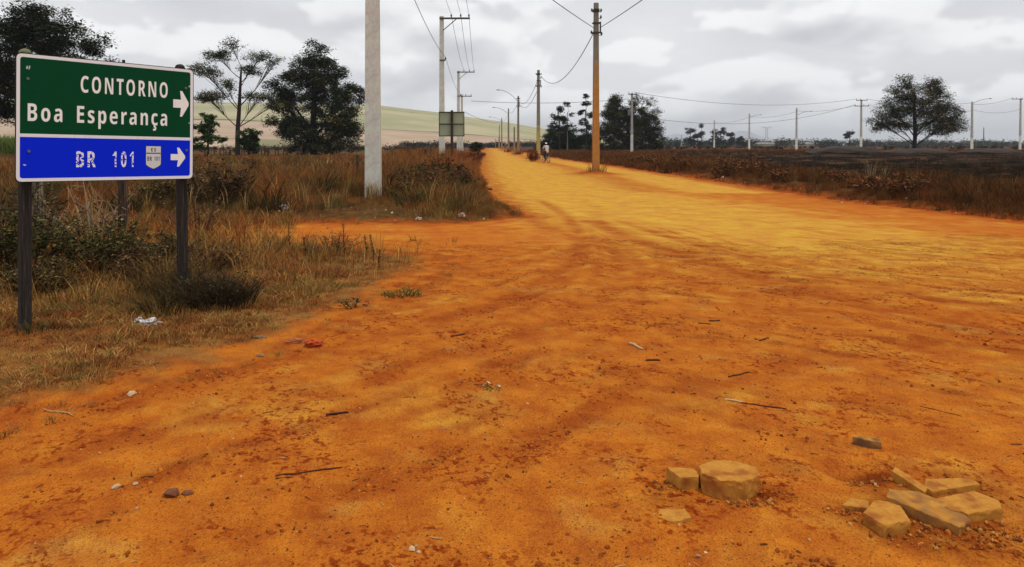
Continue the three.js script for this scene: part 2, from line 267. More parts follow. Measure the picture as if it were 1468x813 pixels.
// ---------------------------------------------------------------- the direction sign
const woodTex = (() => {
  const W = 128, H = 512, c = new Uint8Array(W * H * 4), b = new Uint8Array(W * H * 4);
  for (let j = 0; j < H; j++) for (let i = 0; i < W; i++) { const x = i / W, y = j / H, k = (j * W + i) * 4; let v = .55 + .5 * n2(x * 32 + .6 * n2(x * 4, y * 8, 8), y * 4, 32) + .28 * n2(x * 64, y * 16, 64); const crack = Math.abs(n2(x * 16, y * 2 + 4, 16)) < .035 ? .45 : 1; v = clamp(v * crack, .12, 1); c[k] = 255 * v; c[k + 1] = 247 * v; c[k + 2] = 235 * v; c[k + 3] = 255; b[k] = b[k + 1] = b[k + 2] = 255 * v; b[k + 3] = 255; }
  const mk = (d, s) => { const t = new THREE.DataTexture(d, W, H, THREE.RGBAFormat); t.wrapS = t.wrapT = THREE.RepeatWrapping; t.magFilter = THREE.LinearFilter; t.minFilter = THREE.LinearMipmapLinearFilter; t.generateMipmaps = true; if (s) t.colorSpace = THREE.SRGBColorSpace; t.needsUpdate = true; return t; };
  return [mk(c, true), mk(b, false)];
})();
const woodMat = (r, g, b) => { const m = new THREE.MeshStandardMaterial({ map: woodTex[0], bumpMap: woodTex[1], bumpScale: .006, roughness: .92 }); m.color.setRGB(r, g, b); return m; };
const darkWood = woodMat(.075, .058, .046), greyWood = woodMat(.36, .31, .22), brownWood = woodMat(.17, .10, .055);
const metal = std(0x6f7274, .5, { metalness: .7 }), darkMetal = std(0x2b2c2e, .6, { metalness: .4 });
function lumpy(geo, amp, freq, seed = 0) { const p = geo.attributes.position; for (let i = 0; i < p.count; i++) { const x = p.getX(i), y = p.getY(i), z = p.getZ(i); p.setXYZ(i, x + amp * fbm3(x * freq + seed, y * freq, z * freq, 3), y + amp * fbm3(x * freq, y * freq + seed + 9, z * freq, 3), z + amp * fbm3(x * freq, y * freq, z * freq + seed + 4, 3)); } geo.computeVertexNormals(); return geo; }
const SW = 1.552, SH = 1.068;
{
  const cv = document.createElement('canvas'); cv.width = 2048; cv.height = 1410; const g = cv.getContext('2d'), PX = 2048, PY = 1410;
  const rr = (x, y, w, h, r) => { g.beginPath(); g.moveTo(x + r, y); g.lineTo(x + w - r, y); g.quadraticCurveTo(x + w, y, x + w, y + r); g.lineTo(x + w, y + h - r); g.quadraticCurveTo(x + w, y + h, x + w - r, y + h); g.lineTo(x + r, y + h); g.quadraticCurveTo(x, y + h, x, y + h - r); g.lineTo(x, y + r); g.quadraticCurveTo(x, y, x + r, y); g.closePath(); };
  g.fillStyle = '#171b1d'; g.fillRect(0, 0, PX, PY);
  g.fillStyle = '#e6e9ee'; rr(8, 8, PX - 16, PY - 16, 60); g.fill();
  const bw = 44; g.save(); rr(bw, bw, PX - 2 * bw, PY - 2 * bw, 34); g.clip();
  g.fillStyle = '#004226'; g.fillRect(0, 0, PX, PY * .622); g.fillStyle = '#e6e9ee'; g.fillRect(0, PY * .622, PX, PY * .026); g.fillStyle = '#0026e0'; g.fillRect(0, PY * .648, PX, PY); g.restore();
  function word(t, x0, x1, top, base, col, gap = .16) {     // condensed road lettering, spaced by hand
    g.font = 'bold 200px sans-serif'; const cap = 146; let adv = 0; const ws = [...t].map(c => c === ' ' ? 90 : g.measureText(c).width); for (const w of ws) adv += w + 200 * gap; adv -= 200 * gap;
    const sx = (x1 - x0) * PX / adv, sy = (base - top) * PY / cap; g.fillStyle = col; let x = 0;
    [...t].forEach((c, i) => { g.save(); g.translate(x0 * PX + x * sx, base * PY); g.scale(sx, sy); g.fillText(c, 0, 0); g.restore(); x += ws[i] + 200 * gap; });
  }
  const white = '#eef0f0';
  word('CONTORNO', .322, .836, .137, .275, white, .13); word('Boa Esperança', .05, .836, .383, .523, white, .10);
  word('BR', .297, .41, .752, .885, white, .08); word('101', .50, .635, .752, .885, white, .22);
  function arrow(x0, x1, y0, y1, neck) { const m = (y0 + y1) / 2 * PY, a = x0 * PX, b = x1 * PX, h = (y1 - y0) * PY, k = a + (b - a) * neck; g.fillStyle = white; g.beginPath(); g.moveTo(a, m - h * .16); g.lineTo(k, m - h * .16); g.lineTo(k - (b - a) * .06, m - h / 2); g.lineTo(k + (b - a) * .08, m - h / 2); g.lineTo(b, m - h * .06); g.lineTo(b, m + h * .06); g.lineTo(k + (b - a) * .08, m + h / 2); g.lineTo(k - (b - a) * .06, m + h / 2); g.lineTo(k, m + h * .16); g.lineTo(a, m + h * .16); g.closePath(); g.fill(); }
  arrow(.867, .967, .205, .435, .5); arrow(.853, .946, .715, .885, .5);
  // the route shield
  { const x0 = .698 * PX, x1 = .792 * PX, y0 = .703 * PY, y1 = .905 * PY, mx = (x0 + x1) / 2; const sh = () => { g.beginPath(); g.moveTo(x0, y0); g.lineTo(x1, y0); g.lineTo(x1, y1 - 60); g.quadraticCurveTo(x1 - 10, y1 - 32, mx, y1); g.quadraticCurveTo(x0 + 10, y1 - 32, x0, y1 - 60); g.closePath(); };
    g.fillStyle = '#cfd3d6'; g.strokeStyle = '#12204f'; g.lineWidth = 7; sh(); g.fill(); sh(); g.stroke(); g.fillStyle = '#15191f'; g.fillRect(x0 + 6, y0 + 84, x1 - x0 - 12, 12);
    word('ES', .728, .762, .721, .752, '#15191f', .12); word('BR', .706, .736, .795, .833, '#15191f', .05); word('101', .749, .785, .795, .833, '#15191f', .1); }
  // blue paint has come back through the worn route number
  const r = rng(31); g.fillStyle = '#0026e0';
  for (let i = 0; i < 150; i++) { const x = (.295 + .345 * r()) * PX, y = (.745 + .15 * r()) * PY; g.beginPath(); g.ellipse(x, y, 4 + 22 * r(), 2 + 6 * r(), (r() - .5) * 3, 0, 7); g.fill(); }
  for (const [x, y, w, h] of [[.345, .818, .03, .018], [.36, .85, .05, .012], [.512, .80, .02, .02], [.605, .81, .02, .015], [.545, .815, .018, .02]]) { g.beginPath(); g.ellipse(x * PX, y * PY, w * PX / 2, h * PY / 2, .3, 0, 7); g.fill(); }
  g.fillStyle = '#b9c2c0'; for (const [x, y, w, h] of [[.055, .11, 9, 20], [.066, .11, 7, 24], [.972, .158, 12, 12], [.972, .49, 9, 9], [.045, .865, 16, 8]]) { g.beginPath(); g.ellipse(x * PX, y * PY, w, h, .2, 0, 7); g.fill(); }
  for (let i = 0; i < 2600; i++) { const a = r(); g.fillStyle = a < .5 ? 'rgba(120,95,60,.10)' : 'rgba(200,205,200,.07)'; g.fillRect(r() * PX, r() * PY, 2 + 6 * r(), 2 + 9 * r()); }
  for (let i = 0; i < 26; i++) { g.fillStyle = 'rgba(60,45,30,.05)'; g.fillRect(r() * PX, r() * PY * .7, 4 + 10 * r(), 200 + 500 * r()); }
  const tex = new THREE.CanvasTexture(cv); tex.colorSpace = THREE.SRGBColorSpace; tex.anisotropy = 8;
  const face = new THREE.MeshPhysicalMaterial({ map: tex, roughness: .6, specularIntensity: .18 }), edge = std(0x23282a, .6, { metalness: .3 });
  const sign = thing('direction_sign', 'large green and blue direction sign on dark wooden posts', 'sign', [-4.08, 0, -6.4], 51.8 * Math.PI / 180);
  const shp = (() => { const s = new THREE.Shape(), r = .045; s.moveTo(r, 0); s.lineTo(SW - r, 0); s.quadraticCurveTo(SW, 0, SW, r); s.lineTo(SW, SH - r); s.quadraticCurveTo(SW, SH, SW - r, SH); s.lineTo(r, SH); s.quadraticCurveTo(0, SH, 0, SH - r); s.lineTo(0, r); s.quadraticCurveTo(0, 0, r, 0); return s; })();
  const fg = new THREE.ShapeGeometry(shp, 8), uv = fg.attributes.uv, fp = fg.attributes.position; for (let i = 0; i < uv.count; i++) uv.setXY(i, fp.getX(i) / SW, fp.getY(i) / SH);
  const tilt = -.9 * Math.PI / 180;
  const plate = mesh('plate', new THREE.ExtrudeGeometry(shp, { depth: .006, bevelEnabled: false }), edge, sign); plate.position.set(0, 1.243, .005); plate.rotation.z = tilt;
  const fm = mesh('face', fg, face, plate); fm.position.set(0, 0, .0085); fm.userData.label = 'green panel over blue panel with white border and lettering';
  for (const y of [.2, .86]) { const rl = mesh('rail', new RoundedBoxGeometry(SW - .1, .06, .03, 2, .006), metal, plate); rl.position.set(SW / 2, y, -.018); }
  for (const [u, y] of [[.066, 2.325], [.955, 2.305]]) {
    const base = gy(-4.08 + Math.cos(51.8 * Math.PI / 180) * SW * u, 6.4 + Math.sin(51.8 * Math.PI / 180) * SW * u) - .25;
    const pg = new RoundedBoxGeometry(.085, y - base, .085, 3, .016); const uvp = pg.attributes.uv; for (let i = 0; i < uvp.count; i++) uvp.setXY(i, uvp.getX(i) * .5 + u, uvp.getY(i) * 2.2);
    const po = mesh('post', pg, darkWood, sign); po.position.set(SW * u, (y + base) / 2, -.075); po.rotation.z = u < .5 ? -.012 : .006;
    const cap = mesh('post_cap', lumpy(new THREE.SphereGeometry(.047, 14, 10), .012, 14, u * 5), u < .5 ? std(0x6d7150, .95) : darkWood, po); cap.scale.y = .75; cap.position.y = (y - base) / 2 - .005;
    for (const by of [1.5, 2.1]) { const bo = mesh('bolt', new THREE.CylinderGeometry(.012, .012, .012, 8), metal, sign); bo.rotation.x = Math.PI / 2; bo.position.set(SW * u, by, .0185); }
  }
  const knob = mesh('bolt', new THREE.CylinderGeometry(.014, .014, .05, 8), darkMetal, sign); knob.position.set(SW * .585, 2.30, -.02);
}
// ---------------------------------------------------------------- the back of another sign farther up the road
{
  const s = thing('sign_back', 'unpainted pale back of a road sign on a wooden post', 'sign', [-3.86, gy(-3.86, 50), -50], .06);
  const panel = std(0x9aa487, .75), frame = std(0x2e2a24, .8);
  for (const [x, y] of [[-.385, 3.15], [.385, 3.15], [-.385, 2.4], [.385, 2.4]]) mesh('panel', new THREE.BoxGeometry(.75, .73, .012), panel, s).position.set(x, y, 0);
  for (const y of [2.015, 2.775, 3.535]) mesh('frame_bar', new RoundedBoxGeometry(1.62, .055, .05, 2, .008), frame, s).position.set(0, y, .034);
  for (const x of [-.79, .79]) mesh('frame_bar', new RoundedBoxGeometry(.05, 1.52, .05, 2, .008), frame, s).position.set(x, 2.775, .033);
  const p = mesh('post', new RoundedBoxGeometry(.17, 3.85, .17, 2, .02), woodMat(.16, .10, .07), s); p.position.set(.02, 1.72, .15);
}
// ---------------------------------------------------------------- concrete poles
const concTex = soilTextures(23, 512, 6, .86, 1, .2), concMat = new THREE.MeshStandardMaterial({ color: 0xffffff, vertexColors: true, map: concTex[0], bumpMap: concTex[1], bumpScale: .003, roughness: .9 });
const GREY = [.76, .74, .68], DUST = [.52, .22, .035], YEL = [.50, .38, .12];
function poleGeo(h, bw, bd, tw, td, colour) {                 // tapered H-section concrete pole from 0.5 m below ground
  const rows = 60, sec = [[-.5, -.5], [-.5, -.2], [-.36, -.16], [-.36, .16], [-.5, .2], [-.5, .5], [.5, .5], [.5, .2], [.36, .16], [.36, -.16], [.5, -.2], [.5, -.5]]; // the recess runs down the two narrow sides, the broad faces stay flat
  const p = [], c = [], u = [], ix = [], n = sec.length;
  for (let k = 0; k < n; k++) { const a = sec[k], b = sec[(k + 1) % n], base = p.length / 3;
    for (let j = 0; j <= rows; j++) { const y = -.5 + (h + .5) * j / rows, t = clamp(y / h), w = lerp(bw, tw, t), e = lerp(bd, td, t); for (const q of [a, b]) { p.push(q[0] * w, y, q[1] * e); c.push(...colour(q[0] * w, y, q[1] * e)); u.push((q === a ? 0 : .3) + k * .37, y * .8); } }
    for (let j = 0; j < rows; j++) { const A = base + j * 2; ix.push(A, A + 2, A + 1, A + 1, A + 2, A + 3); } }
  const cb = p.length / 3; for (const q of sec) { p.push(q[0] * tw, h, q[1] * td); c.push(...colour(0, h, 0)); u.push(q[0], q[1]); } for (let k = 1; k < n - 1; k++) ix.push(cb, cb + k, cb + k + 1);
  let g = new THREE.BufferGeometry(); g.setAttribute('position', new THREE.Float32BufferAttribute(p, 3)); g.setAttribute('color', new THREE.Float32BufferAttribute(c, 3)); g.setAttribute('uv', new THREE.Float32BufferAttribute(u, 2)); g.setIndex(ix); g.computeVertexNormals(); return g;
}
concMat.side = THREE.DoubleSide;
const plainGrey = s => (x, y, z) => { const v = .95 + .16 * fbm(y * 1.3 + s, x * 3 + z * 2 + s, 4); return [GREY[0] * v, GREY[1] * v, GREY[2] * v]; };
const dusty = (s, reach, col) => (x, y, z) => { const v = .9 + .25 * fbm(y * 1.3 + s, x * 7 + s, 3), n = fbm(y * 2.2 + s, x * 5 + z * 4, 4) * 1.7 + fbm(y * 14, x * 20 + s, 2) * .5, k = sstep(-.45, .45, n + (reach - y) * .55); return mix3([.27 * v, .245 * v, .20 * v], col, k * .92); };
const cabMat = std(0x25262a, .7), ironMat = std(0x4a4743, .7, { metalness: .35 }), porc = std(0x3b3a3c, .35);
const insGeo = new THREE.LatheGeometry([[0, 0], [.02, 0], [.02, .07], [.075, .08], [.06, .12], [.075, .14], [.045, .2], [.05, .23], [.02, .26], [0, .26]].map(([a, b]) => new THREE.Vector2(a, b)), 10);
function crossarm(pole, y, x0, x1, ins, brace) {
  const arm = mesh('crossarm', new RoundedBoxGeometry(x1 - x0, .13, .1, 2, .012), ironMat, pole); arm.position.set((x0 + x1) / 2, y, .17);
  if (brace) { const L = Math.hypot(1.0, .85), b = mesh('brace', new THREE.BoxGeometry(L, .06, .03), ironMat, pole); b.position.set(.62, y - .46, .19); b.rotation.z = Math.atan2(.85, 1.0); }
  for (const x of ins) mesh('insulator', insGeo, porc, pole).position.set(x, y + .06, .17);
}
function lampArm(pole, y, dir, len, rise, dz = 0) {
  const c = new THREE.QuadraticBezierCurve3(V(0, y, 0), V(dir * len * .45, y + rise * .95, dz * .5), V(dir * len, y + rise, dz));
  mesh('lamp_arm', new THREE.TubeGeometry(c, 14, .035, 6), ironMat, pole);
  const h = mesh('lamp_head', lumpy(new THREE.SphereGeometry(.16, 12, 8), 0, 1), metal, pole); h.scale.set(1.9, .5, .8); h.position.set(dir * (len + .2), y + rise + .01, dz);
}
function pole(name, label, group, x, d, h, bw, tw, colour, turn = 0, depth = .72) {
  const y0 = gy(x, d); const p = thing(name, label, 'utility pole', [x, y0, -d], turn, group);
  mesh('shaft', poleGeo(h, bw, bw * depth, tw, tw * depth, colour), concMat, p); return p;
}
const LP = [];
{
  const g = 'grey concrete poles of the line left of the road';
  const specs = [['tall grey concrete pole whose foot is hidden in grass before the shrubs', -4.0, 22.5, 11], ['tall grey concrete pole behind the back of a road sign', -5.2, 58, 11], ['farther grey concrete pole with a crossarm, beyond the road sign back', -6.9, 100.8, 11]];
  specs.forEach(([label, x, d, h], i) => {
    const p = pole('concrete_pole', label, g, x, d, h, .44, i ? .30 : .31, plainGrey(i * 7 + 2), 0);
    crossarm(p, h - .18, -.16, 2.1, [.72, 1.42, 2.02], true);
    const br = mesh('bracket', new RoundedBoxGeometry(.4, .07, .4, 2, .01), ironMat, p); br.position.set(.04, 7.75, 0); mesh('insulator', insGeo, porc, p).position.set(.28, 7.72, .1);
    LP.push(V(x, gy(x, d), -d));
  });
  const p4 = pole('concrete_pole', 'short grey concrete pole with a small crossarm and a cable crossing the road', g, -7.5, 117, 9, .42, .28, plainGrey(40), 0);
  crossarm(p4, 8.7, -.5, 1.5, [-.35, .6, 1.4], false); LP.push(V(-7.5, gy(-7.5, 117), -117));
}
const MP = [];
MED.forEach(([d, x], i) => {
  const labels = ['concrete pole caked with orange dust standing alone in the road, weeds at its foot', 'concrete pole with a yellowed lower half beside the cyclist', 'concrete pole with a long lamp arm in the middle of the road', 'slender concrete pole on a small earth heap far down the road', 'small far concrete pole with a lamp arm in the row down the road', 'smallest concrete pole at the far end of the row down the road'];
  const p = pole('road_pole', labels[i], 'poles standing down the middle of the dirt road', x, d, [8.8, 8.75, 8.9, 9, 9, 9][i], [.36, .38, .38, .4, .4, .4][i], [.23, .24, .24, .24, .24, .24][i], dusty(i * 5 + 1, [5.3, 3.0, 2.2, 2, 2, 2][i], i === 0 ? DUST : i === 1 ? YEL : [.42, .24, .08]), .1, .8);
  const h = [8.8, 8.75, 8.9, 9, 9, 9][i];
  if (i < 3) {
    for (const y of [h - 1.55, h - 1.05]) mesh('clamp', new THREE.BoxGeometry(.36, .07, .34), ironMat, p).position.y = y;
    const rk = mesh('rack', new THREE.BoxGeometry(.07, .62, .07), ironMat, p); rk.position.set(.2, h - 1.3, .12);
    for (const [ix, iy] of [[-.24, h - .5], [.25, h - .5], [.24, h - .85], [-.26, h - 1.65], [.28, h - 1.72]]) { const q = mesh('insulator', insGeo, porc, p); q.position.set(ix, iy, .06); q.scale.setScalar(.8); const s = mesh('pin', new THREE.BoxGeometry(Math.abs(ix), .03, .03), ironMat, p); s.position.set(ix / 2, iy + .03, .06); }
    const cp = mesh('top_clamp', new THREE.BoxGeometry(.3, .16, .3), darkMetal, p); cp.position.y = h - .4;
  }
  if (i === 2) lampArm(p, h - 1.0, -1, 2.9, 1.9); if (i === 4) lampArm(p, h - .9, -1, 3.2, 1.2); if (i === 3) lampArm(p, h - 1.2, -1, 2.9, 1.4);
  MP.push(V(x, gy(x, d) + h, -d));
});
{ // two posts of the line behind the viewer, whose cables come into view overhead
  pole('road_pole', 'concrete pole behind the viewer carrying the right overhead cable', 'poles standing down the middle of the dirt road', 7.8, -8, 8.9, .44, .26, dusty(61, 4, DUST), 0, .8);
  pole('road_pole', 'concrete pole behind the viewer carrying the left overhead cable', 'poles standing down the middle of the dirt road', -9.3, -8, 8.9, .44, .26, plainGrey(66), 0, .8);
}
{ // short pale posts between the far poles
  for (const [x, d, h] of [[.35, 118, 4.2], [-6.4, 300, 4], [-5.6, 330, 5]]) { const y = gy(x, d); const m = tag(mesh('short_post', poleGeo(h, .3, .26, .22, .2, dusty(x + 20, 1.2, [.42, .24, .08])), concMat), 'short pale concrete post in the row of far road poles', 'post', 'short posts among the far road poles'); m.position.set(x, y, -d); }
}
const RP = {};
{
  const g = 'concrete poles beyond the dark field';
  const spec = [
    ['a', 18.1, 118, 9.05, 'white concrete pole in front of the dense dark trees', [.55, .54, .52]], ['b', 67, 150, 10, 'concrete pole with two crossarms left of the lone spreading tree', GREY],
    ['c', 59.7, 164, 9, 'concrete pole with a lamp arm, second in the field row from the double crossarm pole', GREY], ['d', 58.9, 194, 9, 'concrete pole with a lamp arm, third in the field row from the double crossarm pole', GREY],
    ['e', 63.4, 245, 9, 'thin concrete pole in front of the far gum trees', GREY], ['f', 91, 420, 6.8, 'tiny white concrete pole at the edge of the far gum trees', [.55, .54, .52]],
    ['g', 81.8, 139, 9, 'concrete pole with a long lamp arm right of the lone spreading tree', GREY], ['h', 106, 163, 11, 'tall concrete pole with a crossarm, outermost of the field line', GREY],
    ['i', 236, 391, 10, 'distant dark pole rising over the field behind the lamp pole', [.12, .12, .12]]];
  for (const [k, x, d, h, label, col] of spec) {
    const p = pole('field_pole', label, g, x, d, h, .4, .26, (px, y) => { const v = .92 + .25 * fbm(y * 1.3 + x, px * 7, 3), q = y < h * .3 + n2(x, y) * .2 ? 1.35 : .8; return col.map(c => c * v * q); }, 0, .8);
    RP[k] = V(x, gy(x, d) + h, -d);
    if (k === 'b') { crossarm(p, h - .15, -1.1, 1.1, [-1, -.3, 1], false); crossarm(p, h - 1.25, -1.4, 1.4, [-1.3, .4, 1.3], false); }
    if (k === 'h') crossarm(p, h - .15, -2.0, .4, [-1.8, -1, .2], false);
    if (k === 'a') { crossarm(p, h - .2, -.6, .7, [-.5, .6], false); const t = mesh('meter_box', new RoundedBoxGeometry(.4, .8, .35, 2, .04), metal, p); t.position.set(-.4, h - 3, 0); }
    if (k === 'g') lampArm(p, h - .4, 1, 3.0, .95); if (k === 'c') lampArm(p, h - 1.6, 1, 2.6, .9, .5); if (k === 'd') lampArm(p, h - 1.1, 1, 2.4, .8, .5);
  }
}
// ---------------------------------------------------------------- cables
function cable(a, b, sag, r, label, group) {
  const pts = []; for (let i = 0; i <= 28; i++) { const t = i / 28, p = a.clone().lerp(b, t); p.y -= sag * 4 * t * (1 - t); pts.push(p); }
  tag(mesh('overhead_cable', new THREE.TubeGeometry(new THREE.CatmullRomCurve3(pts), 56, r, 5), cabMat), label, 'cable', group);
}
const off = (p, x, y, z = 0) => V(p.x + x, p.y + y, p.z + z);
for (let i = 0; i < 2; i++) {
  for (const x of [.72, 1.42, 2.02]) cable(off(LP[i], x, 11.12, .17), off(LP[i + 1], x, 11.12, .17), .55, i ? .016 : .012, i ? 'thin wire between the two crossarms beyond the road sign back' : 'thin wire from the tall near pole to the crossarm above the sign back', i ? 'far wires on the crossarms left of the road' : 'near wires on the crossarms left of the road');
  cable(off(LP[i], .28, 7.98, .1), off(LP[i + 1], .28, 7.98, .1), .5, .014, i ? 'single low wire between the two farther left poles' : 'single low wire from the tall near pole to the pole behind the sign back');
}
cable(off(MP[0], .2, -1.3, .1), V(7.8, 7.7, 8), .5, .018, 'thick overhead cable rising to the right from the orange pole');
cable(off(MP[0], -.15, -1.3, .1), V(-9.3, 7.7, 8), .5, .018, 'thick overhead cable rising to the left from the orange pole');
cable(off(MP[0], -.15, -1.6, 0), off(MP[1], .25, -.6, 0), 1.5, .022, 'slack overhead cable from the orange pole to the yellowed pole');
cable(off(MP[1], -.15, -1.2, 0), off(MP[2], .15, -.9, 0), 1.0, .022, 'upper of two cables from the yellowed pole to the lamp arm pole');
cable(off(MP[1], -.15, -2.1, 0), off(MP[2], .15, -1.1, 0), 1.1, .022, 'lower of two cables from the yellowed pole to the lamp arm pole');
for (let i = 2; i < 5; i++) cable(off(MP[i], 0, -.9), off(MP[i + 1], 0, -.7), .8, .022, ['', '', 'cable from the lamp arm pole to the next far road pole', 'cable between the two far poles on the road', 'last cable between the farthest poles on the road'][i]);
cable(off(LP[3], 1.4, 8.0), off(RP.a, -.5, -.9), .45, .03, 'dark cable crossing the road from the short crossarm pole to the white pole');
cable(off(LP[3], .3, 6.4), off(MP[4], 0, -1.2), .6, .03, 'low cable from the short crossarm pole to a far lamp pole');
cable(off(RP.a, .6, .05), off(RP.b, -1, .1), 1.5, .026, 'upper cable over the dark field from the white pole to the double crossarm pole');
cable(off(RP.a, .1, -3.4), off(RP.b, -1.3, -1.0), 2.3, .026, 'lower cable over the dark field from the white pole to the double crossarm pole');
cable(off(RP.b, 1, .1), off(RP.g, 0, -.2), .6, .024, 'cable from the double crossarm pole behind the lone tree');
cable(off(RP.b, 1.3, -1.1), off(RP.g, 0, -1.6), .8, .024, 'lower cable from the double crossarm pole behind the lone tree');
cable(off(RP.g, 0, -.5), off(RP.h, -1.8, .1), .4, .024, 'cable from the long lamp arm pole to the outermost pole');
cable(off(RP.g, 0, -1.4), off(RP.h, 0, -2.2), .7, .024, 'lower cable from the long lamp arm pole to the outermost pole');
cable(off(RP.e, 0, -.6), off(RP.d, 0, -.8), .7, .026, 'cable from the thin pole by the gum trees to a lamp pole'); cable(off(RP.d, 0, -.6), off(RP.c, 0, -.7), .7, .024, 'cable between the two lamp poles in the field row'); cable(off(RP.c, 0, -.6), off(RP.b, -1, -1.1), .5, .024, 'cable from a field lamp pole to the double crossarm pole');
{ // a far lattice tower with its wires, pale with distance
  const s = new Soup(), c = [.2, .21, .22], T = V(860, 0, -2640), R = .55;
  for (const [a, b] of [[-9, 9], [9, -9]]) s.tube([V(a, 0, 0), V(a * .28, 38, 0), V(a * .5, 62, 0)], [R, R, R], 4, c);
  for (let i = 0; i < 6; i++) { const y = 6 + i * 9, w = 9 - i * 1.15; s.tube([V(-w, y, 0), V(w - 1, y + 9, 0)], [.35, .35], 4, c); s.tube([V(w, y, 0), V(-w + 1, y + 9, 0)], [.35, .35], 4, c); }
  s.tube([V(-17, 60, 0), V(17, 60, 0)], [.6, .6], 4, c); s.tube([V(-17, 60, 0), V(-5, 66, 0)], [.4, .4], 4, c); s.tube([V(17, 60, 0), V(5, 66, 0)], [.4, .4], 4, c);
  tag(mesh('lattice_tower', s.geo(true), vcMat()), 'distant steel lattice tower on the hazy horizon', 'tower').position.copy(T);
}
// ---------------------------------------------------------------- trees
function makeTree(o) {
  const r = rng(o.seed), y0 = gy(o.x, o.d) - .1, t = thing(o.name || 'tree', o.label, 'tree', [o.x, y0, -o.d], 0, o.group), wood = new Soup(), crown = new Soup();
  const bark = o.bark || [.035, .028, .022], lc = o.leaf || [.022, .028, .012], g = () => (r() + r() + r() - 1.5) * .9;
  const H = o.leader || o.h * .72, tr = o.trunkR, path = new THREE.CatmullRomCurve3([V(0, -.3, 0), V(0, .2, 0), V((o.lean || 0) * .4 + g() * .15, o.trunkH * .6, g() * .1), V((o.lean || 0) + g() * .15, o.trunkH, g() * .15), V((o.lean || 0) * 1.4 + g() * .3, (o.trunkH + H) / 2, g() * .25), V((o.lean || 0) * 1.5 + g() * .4, H, g() * .3)]);
  const tp = path.getPoints(20); wood.tube(tp, tp.map((p, i) => tr * (i < 2 ? 1.45 - i * .2 : 1.08 * Math.pow(1 - clamp((p.y) / (H * 1.08)), .55) + .05)), 9, bark);
  const nodes = [];
  for (const [lx, ly, lz, rx, ry, rz, n0, dens = 1] of o.lobes) {
    const n = Math.round(n0 * (o.fill || 1)), c = V(lx, ly, lz), hd = Math.hypot(lx, lz), ay = clamp(ly - hd * (o.rise ?? .75) - .2, o.trunkH * .82, H), s = path.getPoint(clamp(ay / H, .15, 1)), m = s.clone().lerp(c, .5); m.y += (ly - s.y) * (o.arch ?? .08); m.x += g() * .35; m.z += g() * .35;
    const cur = new THREE.QuadraticBezierCurve3(s, m, c), lr = (o.limb || 1) * tr * (.2 + .22 * Math.min(1, hd / (o.h * .3))), pts = cur.getPoints(6);
    wood.tube(pts, pts.map((_, i) => lr * (1 - i / 6 * .75)), 6, bark);
    for (let i = 0; i < n; i++) {
      const a = r() * 6.2832, u = r() * 2 - 1, q = Math.pow(r(), .42), w = Math.sqrt(1 - u * u), ex = o.puff || 1, p = V(lx + Math.cos(a) * w * q * rx * ex, ly + u * q * ry * ex * ex, lz + Math.sin(a) * w * q * rz * ex);
      if (p.y < .4) p.y = .4 + r();
      const b = cur.getPoint(.35 + .65 * r()), k = b.clone().lerp(p, .55); k.y += p.distanceTo(b) * .12; k.x += g() * .25; k.z += g() * .25; const L = p.distanceTo(b);
      wood.tube([b, k, p], [lr * .24 + .010, lr * .14 + .007, .006], 4, bark);
      if (o.twigs) for (let e = 0; e < o.twigs; e++) { const st = k.clone().lerp(p, r()), en = st.clone().add(V(g(), .35 + g() * .7, g()).multiplyScalar(o.twigLen || 1)), md = st.clone().lerp(en, .5).add(V(g() * .15, g() * .1, g() * .15)); wood.tube([st, md, en], [.022, .015, .008], 3, bark); }
      nodes.push([p, dens]);
    }
  }
  for (const [p, dens] of nodes) {
    const n = Math.round(o.leafN * dens * (.5 + r())), v = .6 + .8 * r(), warm = r() < (o.warm || .15) ? 1 : 0, cr = o.clump * (.7 + .6 * r()), fl = o.flat ?? .55;
    for (let i = 0; i < n; i++) {
      const x = p.x + g() * cr, y = p.y + g() * cr * fl, z = p.z + g() * cr, a = r() * 6.2832, dn = (r() - .62) * 1.3, s = o.leafS * (.6 + .8 * r()), k = v * (.7 + .6 * r());
      const c = warm ? [lc[0] * 2.1 * k, lc[1] * 1.25 * k, lc[2] * k] : [lc[0] * k, lc[1] * k, lc[2] * k], l = Math.hypot(1, dn);
      crown.leaf(x, y, z, Math.cos(a) / l, dn / l, Math.sin(a) / l, -Math.sin(a), (r() - .5) * .8, Math.cos(a), s, s * (o.leafW || .34), c);
    }
  }
  mesh('trunk', wood.geo(), barkMat, t); mesh('crown', crown.geo(true), plantMat, t); return t;
}
// big dense tree whose crown rises behind the sign
makeTree({ puff: 1.2, seed: 1, x: -41.5, d: 70, h: 14, trunkH: 4.2, trunkR: .45, label: 'huge dense dark tree with a rounded crown rising behind the direction sign', fill: 1.7, leafN: 190, leafS: .25, clump: .85, flat: .75, warm: .06, leaf: [0.038, 0.051, 0.022],
  lobes: [[0, 9.6, 0, 3.2, 3.2, 3.2, 46], [-3.6, 8.6, .5, 3, 3, 3, 38], [3.2, 7.8, 0, 2.6, 3, 2.6, 34], [-1, 12, 0, 2.6, 1.8, 2.4, 24], [-4.6, 5.2, 0, 2.4, 1.5, 2.2, 18], [.5, 5.0, 0, 3.4, 1.4, 3, 26], [4.2, 5.4, .4, 1.5, 1.4, 1.5, 12], [-7, 9.5, -1, 2.8, 3.2, 2.6, 26]] });
